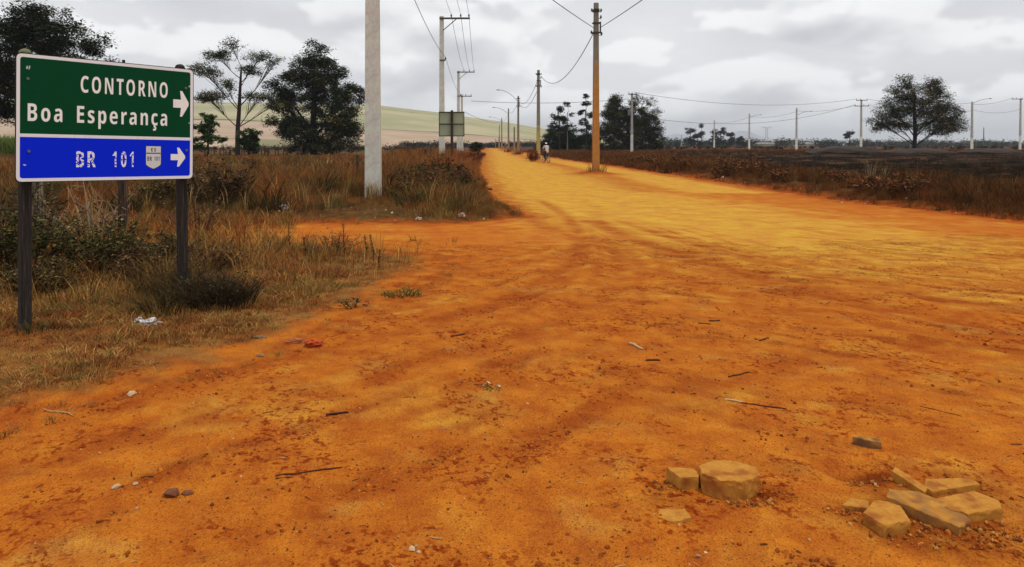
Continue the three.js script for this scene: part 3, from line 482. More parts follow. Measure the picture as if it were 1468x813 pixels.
// open half-bare tree
makeTree({ seed: 2, x: -31.6, d: 90, h: 14, trunkH: 5.4, trunkR: .27, lean: .15, label: 'open half bare tree with layered umbrella branches behind the field', limb: .62, fill: 1.9, rise: .95, leader: 10.5, leafN: 38, leafS: .24, clump: .85, flat: .36, twigs: 6, twigLen: .9, warm: .35, leaf: [0.087, 0.114, 0.043], bark: [.045, .036, .03], arch: -.1,
  lobes: [[-3.2, 7.0, 0, 2.2, .75, 2, 17, 1.2], [-3.6, 10.0, .5, 1.9, .8, 1.7, 14, 1.2], [-2.2, 11.7, -.5, 2.2, .7, 1.8, 13, 1.1], [-.6, 13.0, 0, 1.6, .8, 1.4, 12, .16], [1.5, 10.1, 0, 1.1, .5, 1.1, 8, 1.3], [2.6, 11.6, .3, 1.8, .7, 1.5, 12, .5], [4.4, 11.1, 0, 1.4, .9, 1.4, 10, .2], [2.6, 7.0, .4, 1.9, .5, 1.5, 12, .9], [-1.7, 8.5, -.8, 1.4, .7, 1.4, 8, .8], [4.3, 6.2, 0, 1.2, .5, 1.2, 5, .5]] });
// dense dark tree reaching the ground
makeTree({ puff: 1.2, seed: 3, x: -25.9, d: 102, h: 14.5, trunkH: 4.5, trunkR: .42, label: 'broad dense dark tree with a stepped crown down to the ground', fill: 1.9, leader: 12, leafN: 150, leafS: .26, clump: .9, flat: .65, warm: .22, leaf: [0.044, 0.060, 0.023],
  lobes: [[.2, 12.6, 0, 2.1, 1.6, 2, 20], [-1.4, 10.6, 0, 2.6, 1.3, 2.4, 20], [1.6, 10.2, 0, 2.6, 1.4, 2.4, 22], [0, 8.2, 0, 3.6, 1.6, 3, 34], [-4, 7.2, 0, 2.2, 1.0, 2, 17], [4.4, 7.8, 0, 2.1, 1.3, 2, 19], [-3, 4.6, 0, 2.8, 1.2, 2.4, 22], [3.4, 5, 0, 3, 1.6, 2.5, 30], [0, 3.2, 0, 4.4, 1.4, 3, 38], [5, 3, 0, 1.6, 1.4, 1.6, 14], [-4.6, 9, 0, 1.2, .7, 1.2, 6], [.6, 1.6, 0, 3.8, 1.0, 2.6, 24]] });
makeTree({ seed: 4, name: 'young_tree', x: -32.3, d: 83, h: 5, trunkH: 1.6, trunkR: .12, label: 'small bright green young tree beside the sign edge', leafN: 60, leafS: .34, clump: .42, leaf: [0.068, 0.128, 0.033], warm: .02, lobes: [[0, 3.3, 0, 1.3, .9, 1.2, 18], [-.2, 4.4, 0, .7, .5, .7, 7], [.3, 2.2, 0, 1.4, .5, 1.2, 12], [-1.6, 1.8, 0, 1.2, .9, 1, 10]] });
makeTree({ seed: 5, name: 'round_bush', x: -29, d: 86, h: 3.6, trunkH: .9, trunkR: .12, label: 'round green bush beside the trunk of the half bare tree', leafN: 80, leafS: .3, clump: .4, leaf: [0.045, 0.078, 0.024], warm: .02, lobes: [[0, 2.4, 0, 1.35, 1.1, 1.3, 34], [.6, 1.4, 0, 1.1, .6, 1, 12]] });
makeTree({ seed: 6, name: 'round_bush', x: -3.62, d: 80, h: 2, trunkH: .5, trunkR: .06, label: 'small dark green bush at the road edge past the left poles', leafN: 60, leafS: .2, clump: .28, leaf: [0.027, 0.042, 0.018], lobes: [[0, 1.25, 0, .6, .65, .6, 22], [.1, .6, 0, .6, .4, .6, 10]] });
// trees right of the road
makeTree({ seed: 8, name: 'gum_tree', x: 9.2, d: 150, h: 9, trunkH: 5, trunkR: .16, group: 'slim gum trees beyond the yellowed pole', label: 'slim gum tree with tufted crown left of the orange pole', fill: 1.3, leader: 8, leafN: 50, leafS: .36, clump: .55, flat: .6, leaf: [0.038, 0.057, 0.026], lobes: [[0, 8.2, 0, .8, .7, .8, 7], [-.8, 6.8, 0, .9, .6, .9, 8], [.7, 6.3, 0, .9, .7, .9, 9], [-.9, 5.2, 0, 1.1, .7, 1, 9], [.6, 4.8, 0, 1.1, .8, 1, 10]] });
makeTree({ seed: 9, name: 'gum_tree', x: 10.8, d: 152, h: 10, trunkH: 7.5, trunkR: .12, bark: [.2, .18, .16], group: 'slim gum trees beyond the yellowed pole', label: 'thin pale stemmed gum tree with a sparse top left of the orange pole', fill: 1.3, leader: 8, leafN: 34, leafS: .34, clump: .4, flat: .4, leaf: [0.044, 0.065, 0.031], lobes: [[0, 9.3, 0, .7, .4, .7, 6], [.9, 7.2, 0, .6, .4, .6, 4, .6], [-.5, 6.2, 0, .7, .4, .6, 4, .5], [.8, 5.3, 0, .7, .5, .6, 4, .7]] });
makeTree({ seed: 10, name: 'gum_tree', x: 14.2, d: 150, h: 11.3, trunkH: 8, trunkR: .15, group: 'slim gum trees beyond the yellowed pole', label: 'tall layered gum tree beside the orange pole', fill: 1.3, leader: 8, leafN: 44, leafS: .34, clump: .45, flat: .4, leaf: [0.038, 0.057, 0.026], lobes: [[0, 10.8, 0, .6, .35, .6, 5], [.1, 9.3, 0, .95, .4, .9, 9], [-.7, 7.6, 0, .8, .5, .8, 7], [.9, 7.2, 0, .8, .6, .8, 8], [-.2, 5.8, 0, 1.2, .8, 1.1, 10], [.6, 4.6, 0, 1.3, .7, 1.1, 9]] });
makeTree({ puff: 1.2, seed: 11, name: 'dense_tree', x: 9.9, d: 155, h: 5, trunkH: 1.6, trunkR: .3, label: 'low dark thicket tree beneath the gum trees', fill: 1.6, leafN: 130, leafS: .36, clump: .85, leaf: [0.031, 0.057, 0.022], warm: .03, lobes: [[-1.2, 2.8, 0, 2.6, 1.5, 2, 26], [2.6, 2.6, 0, 2.8, 1.4, 2, 26], [0, 1.2, 0, 4.4, 1, 2, 26], [5.8, 1.7, 0, 1.9, 1.3, 1.6, 16]] });
makeTree({ puff: 1.2, seed: 12, name: 'dense_tree', x: 22.5, d: 152, h: 10.5, trunkH: 3, trunkR: .4, label: 'dense reddish dark tree right of the orange pole', fill: 1.7, leafN: 170, leafS: .28, clump: .95, warm: .42, leaf: [0.049, 0.060, 0.023], lobes: [[-2.4, 7.2, 0, 2.3, 2.2, 2.2, 34], [1.2, 7.0, 0, 2.6, 1.8, 2.2, 34], [3.6, 5, 0, 2.4, 2, 2, 30], [-3.4, 4.2, 0, 2.2, 2.2, 2, 28], [0, 3.4, 0, 3.8, 2.2, 2.4, 40], [5.4, 2.8, 0, 1.5, 2, 1.5, 20], [-2.6, 10.2, 0, .9, .5, .9, 7], [-3, 9, 0, 1.0, .5, .9, 7], [0, 1.3, 0, 5, 1, 2, 30]] });
makeTree({ seed: 13, name: 'bare_tree', x: 26.4, d: 158, h: 12, trunkH: 4.5, trunkR: .22, label: 'nearly leafless tree whose twigs rise behind the white pole', fill: 1.4, leader: 9.5, leafN: 9, leafS: .34, clump: .5, twigs: 9, twigLen: 1.1, bark: [.05, .042, .036], leaf: [0.062, 0.081, 0.032], arch: -.05, lobes: [[-1.2, 10.6, 0, 1.8, 1.0, 1.5, 12, .5], [1.4, 10, 0, 1.8, 1.2, 1.5, 14, .8], [2.6, 7.8, 0, 1.4, 1.0, 1.3, 11, 1.2], [3.4, 5.6, 0, 1.0, .8, 1, 6, 1], [-2.2, 9.6, 0, 1, .7, 1, 7, 1.6]] });
makeTree({ puff: 1.28, seed: 14, name: 'spreading_tree', x: 62.4, d: 121, h: 12, trunkH: 2.6, trunkR: .30, label: 'lone spreading tree with open crown in the dark field', limb: .7, fill: 2.2, rise: .2, leader: 9.5, leafN: 90, leafS: .24, clump: .85, flat: .75, warm: .35, leaf: [0.062, 0.071, 0.032], bark: [.03, .025, .022], arch: .1,
  lobes: [[-1.4, 10.4, 0, 1.9, 1.2, 1.9, 15], [-2.6, 8.6, .5, 2.0, 1.2, 2, 16], [2.5, 10.4, 0, 1.2, 1.0, 1.2, 10], [3.5, 8.6, -.5, 1.7, 1.2, 1.6, 15], [.6, 8.4, 1, 1.8, 1.2, 1.8, 13], [-3.6, 6.4, 0, 2.0, 1.1, 1.9, 17], [-5.6, 4.6, 0, 1.7, .7, 1.5, 13], [-3, 4.3, 0, 1.8, .6, 1.5, 12], [5, 6.6, 0, 1.8, 1.2, 1.6, 18], [6.2, 4.6, 0, 1.4, .9, 1.4, 13], [2.4, 6, 0, 2, 1, 1.9, 15], [3.8, 4.1, .5, 2.0, .7, 1.5, 14], [-.4, 6.2, 0, 1.9, 1, 1.6, 13], [.6, 4.3, 0, 1.6, .6, 1.4, 9]] });
{ const far = [[90, 395, 11.5, 0], [95, 400, 8, 1], [97.4, 402, 13, 2], [103, 398, 10, 0], [107, 400, 11.5, 0], [113, 404, 8.5, 1], [120, 410, 6, 1]];
  const L = ['far dark gum tree in the clump at the field edge', 'far low dark tree beside the gum tree clump', 'far tall slim gum tree in the middle of its clump'];
  far.forEach(([x, d, h, k], i) => makeTree({ seed: 30 + i, name: k === 1 ? 'dense_tree' : 'gum_tree', x, d, h, trunkH: h * .35, trunkR: .2, label: L[k], group: ['far gum trees at the field edge', 'far low trees at the field edge'][k === 1 ? 1 : 0], leafN: 60, leafS: .7, clump: 1.0, flat: .7, leaf: [.014, .018, .012], lobes: k === 2 ? [[0, h * .9, 0, 1.0, 1.5, 1, 6], [0, h * .6, 0, 1.6, 1.8, 1.5, 8]] : [[0, h * .72, 0, 2.4, h * .2, 2, 12], [0, h * .35, 0, 3, h * .25, 2.4, 14]] }));
  makeTree({ seed: 50, name: 'umbrella_tree', x: 173, d: 400, h: 9, trunkH: 4.5, trunkR: .3, label: 'small distant umbrella shaped tree left of the double crossarm pole', leafN: 60, leafS: .7, clump: .9, leaf: [.016, .02, .013], lobes: [[0, 7, 0, 2.8, 1.6, 2.5, 18], [-1.5, 5.5, 0, 1.3, .8, 1.2, 5]] });
}
// ---------------------------------------------------------------- far-off hedges and woods that read as one mass
function farWood(name, label, seed, n, fx, fd, fh, col, ls) {
  const r = rng(seed), s = new Soup(), g = () => (r() + r() + r() - 1.5) * .9;
  for (let i = 0; i < n; i++) { const t = r(), x = fx(t, r), d = fd(t, r), h = fh(t, r) * (.55 + .6 * r()), w = h * (.6 + .5 * r()), v = .6 + .8 * r(), c = col.map(q => q * v), y0 = gy(x, d); for (let k = 0; k < 46; k++) { const a = r() * 6.283; s.leaf(x + g() * w * .8, y0 + Math.max(0, h * .5 + g() * h * .5), -d + g() * w * .5, Math.cos(a), (r() - .5), Math.sin(a), -Math.sin(a), .3, Math.cos(a), ls * (.6 + .8 * r()), ls * .4, c.map(q => q * (.7 + .6 * r()))); } }
  const m = tag(mesh(name, s.geo(true), plantMat), label, 'hedge'); m.userData.kind = 'stuff';
}
farWood('distant_hedge', 'dark hedge line across the end of the road below the pale hill', 61, 260, t => lerp(-60, 30, t), (t, r) => 415 + 6 * r(), () => 3.4, [.018, .02, .012], .9);
farWood('distant_treeline', 'low dark green treeline along the flat horizon', 62, 620, (t, r) => lerp(95, 620, t), (t, r) => lerp(480, 700, t) + 60 * r(), (t, r) => 5.2 + 2.6 * n2(t * 30, 3), [.03, .036, .02], 1.5);
farWood('field_edge_scrub', 'brownish scrub along the edge of the dark field', 63, 420, t => lerp(28, 330, t), (t, r) => 190 + 130 * r() + t * 40, () => 1.1, [.06, .045, .025], .5);
farWood('bush_row', 'low dark bushes between the field and the hill behind the left trees', 64, 300, (t, r) => lerp(-140, -14, t), (t, r) => 125 + 120 * r(), () => 1.5, [.04, .038, .02], .45);
{ // low pale farm sheds on the horizon
  const wall = std(0x9c9684, .9), roof = std(0x7d766c, .9);
  for (const [x, d, w] of [[166, 520, 16], [198, 540, 20], [182, 560, 12]]) { const b = thing('farm_shed', 'long low pale farm shed on the flat horizon', 'building', [x, gy(x, d), -d], .1, 'pale sheds on the horizon'); const a = mesh('wall', new THREE.BoxGeometry(w, 1.9, 6), wall, b); a.position.y = .95; const rs = new THREE.Shape(); rs.moveTo(-3.4, 0); rs.lineTo(0, 1.1); rs.lineTo(3.4, 0); const rg = new THREE.ExtrudeGeometry(rs, { depth: w + .6, bevelEnabled: false }); const rf = mesh('roof', rg, roof, b); rf.rotation.y = Math.PI / 2; rf.position.set(-w / 2 - .3, 1.91, 0); }
}
// ---------------------------------------------------------------- grasses
const grassMat = vcMat(.85);
function clumpGeo(seed, n, h, spread, lean, w, tint = .35) {
  const r = rng(seed), s = new Soup();
  for (let i = 0; i < n; i++) {
    const a = r() * 6.283, q = Math.sqrt(r()) * spread, x = Math.cos(a) * q, z = Math.sin(a) * q, b = a + (r() - .5) * 2.4, L = h * (.45 + .75 * r()), le = lean * L * (.2 + 1.1 * r()), ux = Math.cos(b), uz = Math.sin(b), f = r() * 6.283, px = Math.cos(f), pz = Math.sin(f), v = 1 - tint + 2 * tint * r(), c = [v * (1 + .12 * (r() - .5)), v, v * (1 - .2 * r())], ww = w * (.6 + .8 * r());
    const P = (t, k) => { const o = le * t * t; return s.v(x + ux * o + px * ww * k, L * t * (1 - .22 * t * lean), z + uz * o + pz * ww * k, c); };
    const a0 = P(0, -.5), a1 = P(0, .5), b0 = P(.55, -.42), b1 = P(.55, .42), e = P(1, 0); s.tri(a0, a1, b0); s.tri(a1, b1, b0); s.tri(b0, b1, e);
  }
  return s.geo(true);
}
function scatter(name, label, seed, geos, n, pick, colour, size) {    // uncountable grass: one instanced object per kind
  const r = rng(seed), list = geos.map(() => []); let tries = 0, got = 0;
  while (got < n && tries++ < n * 12) { const q = pick(r); if (!q) continue; list[Math.floor(r() * geos.length)].push(q); got++; }
  const grp = new THREE.Group(); const M = new THREE.Matrix4(), Q = new THREE.Quaternion(), E = new THREE.Euler(), col = new THREE.Color();
  geos.forEach((g, k) => {
    const m = new THREE.InstancedMesh(g, grassMat, list[k].length);
    list[k].forEach(([x, d], i) => { const s = size(x, d, r); E.set((r() - .5) * .25, r() * 6.283, (r() - .5) * .25); Q.setFromEuler(E); M.compose(V(x, gy(x, d) - .015, -d), Q, V(s * (.8 + .4 * r()), s, s * (.8 + .4 * r()))); m.setMatrixAt(i, M); const c = colour(x, d, r); col.setRGB(c[0], c[1], c[2]); m.setColorAt(i, col); });
    m.name = numbered(name); shade(m); m.userData = { kind: 'stuff', label: label, category: 'grass' }; scene.add(m);
  });
}
const gStraw = [.42, .25, .085], gTan = [.30, .165, .055], gOlive = [.15, .125, .035], gRust = [.27, .09, .028], gBrown = [.125, .062, .026], gDark = [.05, .034, .016], gGreen = [.06, .085, .022];
const pickCol = (arr, r, v = .3) => { let t = r(), i = 0; while (i < arr.length - 1 && t > arr[i][1]) { t -= arr[i][1]; i++; } const k = 1 - v + 2 * v * r(); return arr[i][0].map(c => c * k); };
// short dry turf of the verge
scatter('verge_grass', 'short dry grass covering the verge around the sign posts', 101, [clumpGeo(1, 26, .085, .085, .9, .006), clumpGeo(2, 22, .06, .10, 1.2, .006), clumpGeo(3, 20, .12, .07, .7, .005)], 15000,
  r => { const d = 3.6 + 9.2 * Math.pow(r(), .85), x = -.7 - r() * (d * .72 + .5); const [z, k] = zone(x, d); if (z !== 1) { return z === 0 && k < .35 && x < -.6 && d < 12.5 && r() < .10 ? [x, d] : null; } const pat = (.5 + 1.1 * fbm(x * 1.5, d * 1.5, 3)) * clamp((k + .1) / 1.1) + (k - .6) * .3; return r() < pat ? [x, d] : null; },
  (x, d, r) => { const q = fbm(x * .9 + 7, d * .9, 3); return q > .16 ? pickCol([[gTan, .45], [gOlive, .25], [gRust, .3]], r) : q < -.12 ? pickCol([[gRust, .45], [gTan, .35], [gBrown, .2]], r) : pickCol([[gTan, .35], [gStraw, .2], [gRust, .35], [gOlive, .1]], r); }, (x, d, r) => (x < -3.3 && d < 6.5 ? .6 : 1) * (.55 + .45 * clamp(zone(x, d)[1])) * (.55 + .6 * r() + .25 * fbm(x, d, 2)));
// taller stalky weeds at the back of the verge and round the posts
scatter('verge_weeds', 'taller dry weeds at the back of the verge beside the side track', 102, [clumpGeo(4, 14, .30, .12, .55, .006), clumpGeo(5, 12, .22, .16, .9, .006)], 1100,
  r => { const d = 7.2 + 5.4 * r(), x = -1.3 - r() * (d * .62); if (zone(x, d)[0] !== 1) return null; const p = sstep(8.2, 10.8, d + fbm(x, d, 2) * 2) * (x < -1.9 ? 1 : .3) + (x < -3.4 && d > 7.4 ? .35 : 0); return r() < p * (.4 + fbm(x * 1.4, d * 1.4, 2)) ? [x, d] : null; },
  (x, d, r) => pickCol([[gStraw, .25], [gTan, .3], [gRust, .15], [gOlive, .1], [gBrown, .2]], r), (x, d, r) => .5 + .8 * r());
scatter('verge_weeds', 'dry weeds overgrowing the far end of the side track behind the sign', 109, [clumpGeo(14, 16, .34, .16, .6, .008), clumpGeo(15, 14, .2, .2, 1, .008)], 1300,
  r => { const d = 12 + 4 * r(), x = -.6 - 9 * Math.pow(r(), .6); const e = Math.min(Math.abs(d - trackNear(x)), Math.abs(d - trackFar(x))); return r() < sstep(-3.4, -5.2, x + fbm(x, d, 2)) * .9 + .5 * (1 - sstep(0, .55, e + .4 * fbm(x * 2, d * 2, 2))) && zone(x, d)[0] < 3 ? [x, d] : null; },
  (x, d, r) => pickCol([[gTan, .3], [gRust, .35], [gOlive, .12], [gBrown, .23]], r), (x, d, r) => (.35 + .7 * r()) * (x < -4 ? 1.1 : .55));
// field beyond the side track
const tallA = [clumpGeo(6, 26, .62, .22, .55, .012), clumpGeo(7, 22, .5, .28, .85, .013), clumpGeo(8, 24, .75, .2, .4, .011)], tallB = [clumpGeo(9, 26, .6, .5, .6, .028), clumpGeo(10, 22, .5, .6, .8, .03)];
const fieldCol = (x, d, r) => { const q = fbm(x * .35 + 5, d * .22, 3), e = zone(x, d)[1]; if (e < 1.2 && d < 30) return pickCol([[gTan, .25], [gRust, .3], [gBrown, .25], [gOlive, .2]], r); return q > .12 ? pickCol([[gOlive, .3], [gBrown, .4], [gDark, .3]], r) : q < -.1 ? pickCol([[gRust, .6], [gBrown, .3], [gTan, .1]], r) : pickCol([[gRust, .4], [gBrown, .35], [gTan, .15], [gOlive, .1]], r); };
scatter('field_grass', 'tall rust brown dry grass in the field left of the road', 103, tallA, 9000,
  r => { const d = 15.2 + 17 * Math.pow(r(), 1.15), x = poly1(XL, d) - r() * (d * .70); const [z, k] = zone(x, d); return z === 2 && r() < .12 + k * .55 + .3 * fbm(x, d, 2) ? [x, d] : null; }, fieldCol, (x, d, r) => (.22 + .78 * clamp(zone(x, d)[1] / 3)) * (.6 + .6 * r() + .4 * fbm(x * .5, d * .5, 2)) * (x > -4.5 ? 1.0 : .85) * (Math.abs(x + .178 * d) < .75 && d < 22.6 ? .22 : Math.abs(x + 3.6) < 1.9 && d < 22.3 ? .5 : 1));
scatter('field_grass', 'rust brown dry grass farther back in the left field', 104, tallB, 13000,
  r => { const d = 30 + 75 * Math.pow(r(), 1.1), x = poly1(XL, d) - r() * (d * .64); return zone(x, d)[0] === 2 ? [x, d] : null; }, (x, d, r) => { return fieldCol(x, d, r); }, (x, d, r) => (.35 + .65 * clamp(zone(x, d)[1] / 3)) * (.55 + .5 * r()) * (d > 80 ? .65 : 1));
scatter('field_stalks', 'pale dry seed stalks rising above the left field grass', 110, [clumpGeo(16, 5, 1.0, .1, .4, .016), clumpGeo(17, 4, .85, .14, .6, .016)], 520, r => { const d = 16.5 + 40 * Math.pow(r(), 1.3), x = poly1(XL, d) - 1 - r() * d * .62; return zone(x, d)[0] === 2 && Math.abs(x + .178 * d) > .8 ? [x, d] : null; }, (x, d, r) => pickCol([[[.46, .32, .15], .5], [gStraw, .5]], r), (x, d, r) => (.5 + .6 * r()) * clamp(.4 + zone(x, d)[1] / 3));
scatter('field_tufts', 'dark olive tufts between the rust grass of the left field', 111, [clumpGeo(18, 40, .6, .3, .7, .016), clumpGeo(19, 36, .5, .36, .9, .016)], 900, r => { const d = 16.5 + 45 * Math.pow(r(), 1.2), x = poly1(XL, d) - 1 - r() * d * .62; return zone(x, d)[0] === 2 && fbm(x * .5 + 30, d * .3, 3) > .02 && Math.abs(x + .178 * d) > .8 ? [x, d] : null; }, (x, d, r) => pickCol([[gDark, .5], [[.075, .06, .022], .5]], r), (x, d, r) => .6 + .7 * r());
// bank along the left edge of the road: higher, redder
scatter('roadside_grass', 'high reddish grass along the left edge of the road', 105, tallA, 3600,
  r => { const d = 18.5 + 62 * Math.pow(r(), 1.4), x = poly1(XL, d) - .2 - 2.6 * Math.pow(r(), 1.5) * (1 + d / 40); return zone(x, d)[0] === 2 ? [x, d] : null; }, (x, d, r) => pickCol(d > 30 ? [[gRust, .6], [gBrown, .25], [gTan, .15]] : [[gBrown, .35], [gRust, .25], [gOlive, .25], [gDark, .15]], r), (x, d, r) => (.3 + .8 * clamp(zone(x, d)[1] / 2.2)) * (.5 + .6 * r()) * (.65 + .5 * sstep(20, 34, d)) * (1 + d / 130) * (Math.abs(x + .178 * d) < .75 && d < 22.6 ? .3 : 1));
// right side
const rcol = (x, d, r) => { const b = burntAt(x, d); if (r() < b * .95) return pickCol([[[.02, .014, .011], .6], [gDark, .4]], r); return pickCol([[gRust, .4], [gBrown, .35], [gTan, .12], [gDark, .13]], r).map(c => c * .66); };
scatter('roadside_grass', 'reddish dry grass along the right edge of the road', 106, tallA, 6500,
  r => { const d = 15 + 30 * Math.pow(r(), 1.05), x = poly1(XR, d) + r() * Math.max(3, d * .72 - poly1(XR, d)); const [z, k] = zone(x, d); if (z !== 3) return null; return r() < (.25 + k * .6) * (1 - .93 * burntAt(x, d)) * (.65 + fbm(x * .8, d * .8, 2)) ? [x, d] : null; }, rcol, (x, d, r) => (.3 + .5 * clamp(zone(x, d)[1] / 2)) * (.5 + .6 * r()) * (1 - .45 * burntAt(x, d)));
scatter('field_grass', 'rust coloured dry grass in and beyond the scorched field', 107, tallB, 13000,
  r => { const d = 42 + 130 * Math.pow(r(), 1.2), x = poly1(XR, d) + r() * (d * .72 - poly1(XR, d)); if (zone(x, d)[0] !== 3) return null; const st = fbm(x * .13 + 2, d * .55 + x * .02, 4); return r() < 1 - burntAt(x, d) * (st > .1 ? .8 : .97) ? [x, d] : null; }, rcol, (x, d, r) => (.55 + .6 * r()) * (1 - .4 * burntAt(x, d)) * .85);
scatter('cane_field', 'tall green cane growing beyond the left field behind the sign', 108, [clumpGeo(11, 30, 2.6, .8, .45, .09)], 900, r => [-92 + 33 * r(), 98 + 14 * r()], (x, d, r) => pickCol([[[.10, .16, .03], .7], [[.17, .19, .05], .3]], r), (x, d, r) => .8 + .4 * r());

// ---------------------------------------------------------------- shrubs, tussocks and weeds that stand out
function shrub(o) {
  const r = rng(o.seed), s = new Soup(), l = new Soup(), g = () => (r() + r() + r() - 1.5) * .9, y0 = gy(o.x, o.d) - .03, t = thing(o.name, o.label, o.cat || 'shrub', [o.x, y0, -o.d], 0, o.group), bark = o.bark || [.09, .06, .04];
  for (let i = 0; i < o.stems; i++) {
    const a = r() * 6.283, R = o.r * Math.sqrt(r()), h = o.h * (.45 + .6 * r()) * (1 - .35 * R / o.r), base = V(Math.cos(a) * R * .35, 0, Math.sin(a) * R * .35), tip = V(Math.cos(a) * R + g() * .1, h, Math.sin(a) * R + g() * .1), m = base.clone().lerp(tip, .5).add(V(g() * .12 * o.h, .06 * o.h, g() * .12 * o.h)), cur = new THREE.QuadraticBezierCurve3(base, m, tip), w = (o.stemR || .006) * (.6 + .8 * r());
    s.tube(cur.getPoints(4), [w * 1.3, w * 1.1, w * .9, w * .7, w * .35], 4, bark.map(c => c * (.7 + .6 * r())));
    for (let k = 0; k < (o.subs ?? 3); k++) { const p = cur.getPoint(.3 + .7 * r()), e = p.clone().add(V(g() * .3 * o.r + .1 * g(), (g() * .5 + .25) * .4 * o.h, g() * .3 * o.r)); s.tube([p, p.clone().lerp(e, .5).add(V(g() * .02, .02, g() * .02)), e], [w * .5, w * .4, w * .2], 3, bark);
      for (let q = 0; q < (o.leaves || 0); q++) { const c = p.clone().lerp(e, r()), b = r() * 6.283, S = o.leafS * (.6 + .8 * r()), dn = (r() - .45) * 1.2, v = .55 + .9 * r(), cc = o.cols[Math.floor(r() * o.cols.length)].map(z => z * v); l.leaf(c.x + g() * .03, c.y + g() * .03, c.z + g() * .03, Math.cos(b), dn, Math.sin(b), -Math.sin(b), (r() - .5) * .7, Math.cos(b), S, S * (o.leafW || .35), cc); } }
  }
  mesh('stems', s.geo(), barkMat, t); if (o.leaves) mesh('leaves', l.geo(true), plantMat, t); return t;
}
function tussock(o) { const t = thing(o.name || 'grass_tussock', o.label, 'grass', [o.x, gy(o.x, o.d) - .02, -o.d], 0, o.group); o.parts.forEach(([n, h, sp, le, w, c], i) => { const g = clumpGeo(o.seed + i, n, h, sp, le, w, .4), a = g.attributes.color; for (let k = 0; k < a.count; k++) a.setXYZ(k, a.getX(k) * c[0], a.getY(k) * c[1], a.getZ(k) * c[2]); mesh('blades', g, grassMat, t).userData.kind = 'stuff'; }); return t; }
const leafGreens = [[.045, .055, .014], [.03, .036, .011], [.15, .14, .045], [.06, .055, .016]], leafDry = [[.12, .06, .025], [.08, .04, .02], [.05, .04, .018], [.16, .09, .04]];
shrub({ name: 'leafy_shrub', seed: 1, x: -5.75, d: 9.0, r: .75, h: 1.15, stems: 70, subs: 5, leaves: 11, leafS: .045, cols: leafGreens, label: 'tall leafy dark green shrub left of the near sign post' });
shrub({ name: 'leafy_shrub', seed: 2, x: -5.0, d: 9.5, r: .62, h: .82, stems: 70, subs: 5, leaves: 11, leafS: .04, cols: leafGreens, label: 'low leafy dark shrub in the gap between the sign posts' });
shrub({ name: 'leafy_shrub', seed: 3, x: -4.5, d: 10.2, r: .45, h: .5, stems: 40, subs: 5, leaves: 10, leafS: .036, cols: leafGreens, label: 'small leafy shrub at the edge of the larger shrubs behind the sign' });
shrub({ name: 'leafy_shrub', seed: 4, x: -6.6, d: 10.6, r: .8, h: 1.3, stems: 40, subs: 4, leaves: 7, leafS: .05, cols: leafGreens.concat(leafDry), label: 'half dry leafy shrub behind the tall dark green shrub' });
shrub({ name: 'dry_bush', seed: 31, x: -4.25, d: 8.9, r: .5, h: .6, stems: 60, subs: 5, leaves: 5, leafS: .035, cols: leafDry.concat([[.05, .045, .016]]), stemR: .004, bark: [.08, .045, .025], label: 'low tangled brown bush in the middle between the sign posts' });
shrub({ name: 'dry_bush', seed: 32, x: -3.75, d: 9.6, r: .5, h: .5, stems: 54, subs: 5, leaves: 4, leafS: .035, cols: leafDry, stemR: .004, bark: [.10, .05, .028], label: 'low tangled brown bush behind the far sign post' });
shrub({ name: 'dry_bush', seed: 33, x: -4.9, d: 8.1, r: .45, h: .42, stems: 54, subs: 5, leaves: 7, leafS: .035, cols: leafGreens.concat(leafDry), stemR: .004, bark: [.07, .045, .025], label: 'low dark leafy tangle behind the near sign post' });
shrub({ name: 'dry_bush', seed: 34, x: -2.6, d: 11.2, r: .5, h: .42, stems: 44, subs: 4, leaves: 3, leafS: .03, cols: leafDry, stemR: .004, bark: [.10, .05, .028], label: 'low dry brown bush at the tip of the verge by the side track' });
shrub({ name: 'twiggy_bush', seed: 35, x: -2.82, d: 7.5, r: .42, h: .44, stems: 150, subs: 4, leaves: 1, leafS: .03, cols: [[.045, .035, .018]], stemR: .0035, bark: [.045, .032, .02], label: 'round dark twiggy bush at the foot of the far sign post' });
shrub({ name: 'twiggy_bush', seed: 36, x: -3.3, d: 7.9, r: .42, h: .46, stems: 110, subs: 4, leaves: 1, leafS: .03, cols: [[.09, .055, .025]], stemR: .0035, bark: [.10, .06, .03], label: 'brown twiggy bush between the sign posts beside the round dark one' });
shrub({ name: 'dry_brush', seed: 5, x: -6.75, d: 12.6, r: 1.0, h: 1.15, stems: 26, subs: 4, leaves: 0, stemR: .014, bark: [.30, .20, .13], label: 'bare pale tangled brush behind the sign between two fence posts' });
shrub({ name: 'dry_brush', seed: 6, x: -5.4, d: 13.4, r: .7, h: .9, stems: 24, subs: 4, leaves: 3, leafS: .05, cols: leafDry, stemR: .008, bark: [.11, .06, .035], label: 'dark brown dry brush beside the bare pale brush' });
shrub({ name: 'dry_bush', seed: 7, x: -6.6, d: 17.6, r: 1.0, h: 1.45, stems: 48, subs: 5, leaves: 8, leafS: .07, cols: leafDry, stemR: .009, label: 'dry brown leafed bush across the side track beside the sign edge' });
shrub({ name: 'dry_bush', seed: 8, x: -7.9, d: 18.2, r: .9, h: 1.1, stems: 40, subs: 4, leaves: 7, leafS: .07, cols: leafDry.concat(leafGreens), stemR: .009, label: 'low dry bush behind the sign across the side track' });
shrub({ name: 'dark_shrub', seed: 9, x: -3.0, d: 24.5, r: 1.0, h: .95, stems: 50, subs: 5, leaves: 8, leafS: .08, cols: [[.03, .032, .014], [.045, .04, .018], [.07, .05, .02]], label: 'dark green shrub in the roadside grass right of the tall grey pole' });
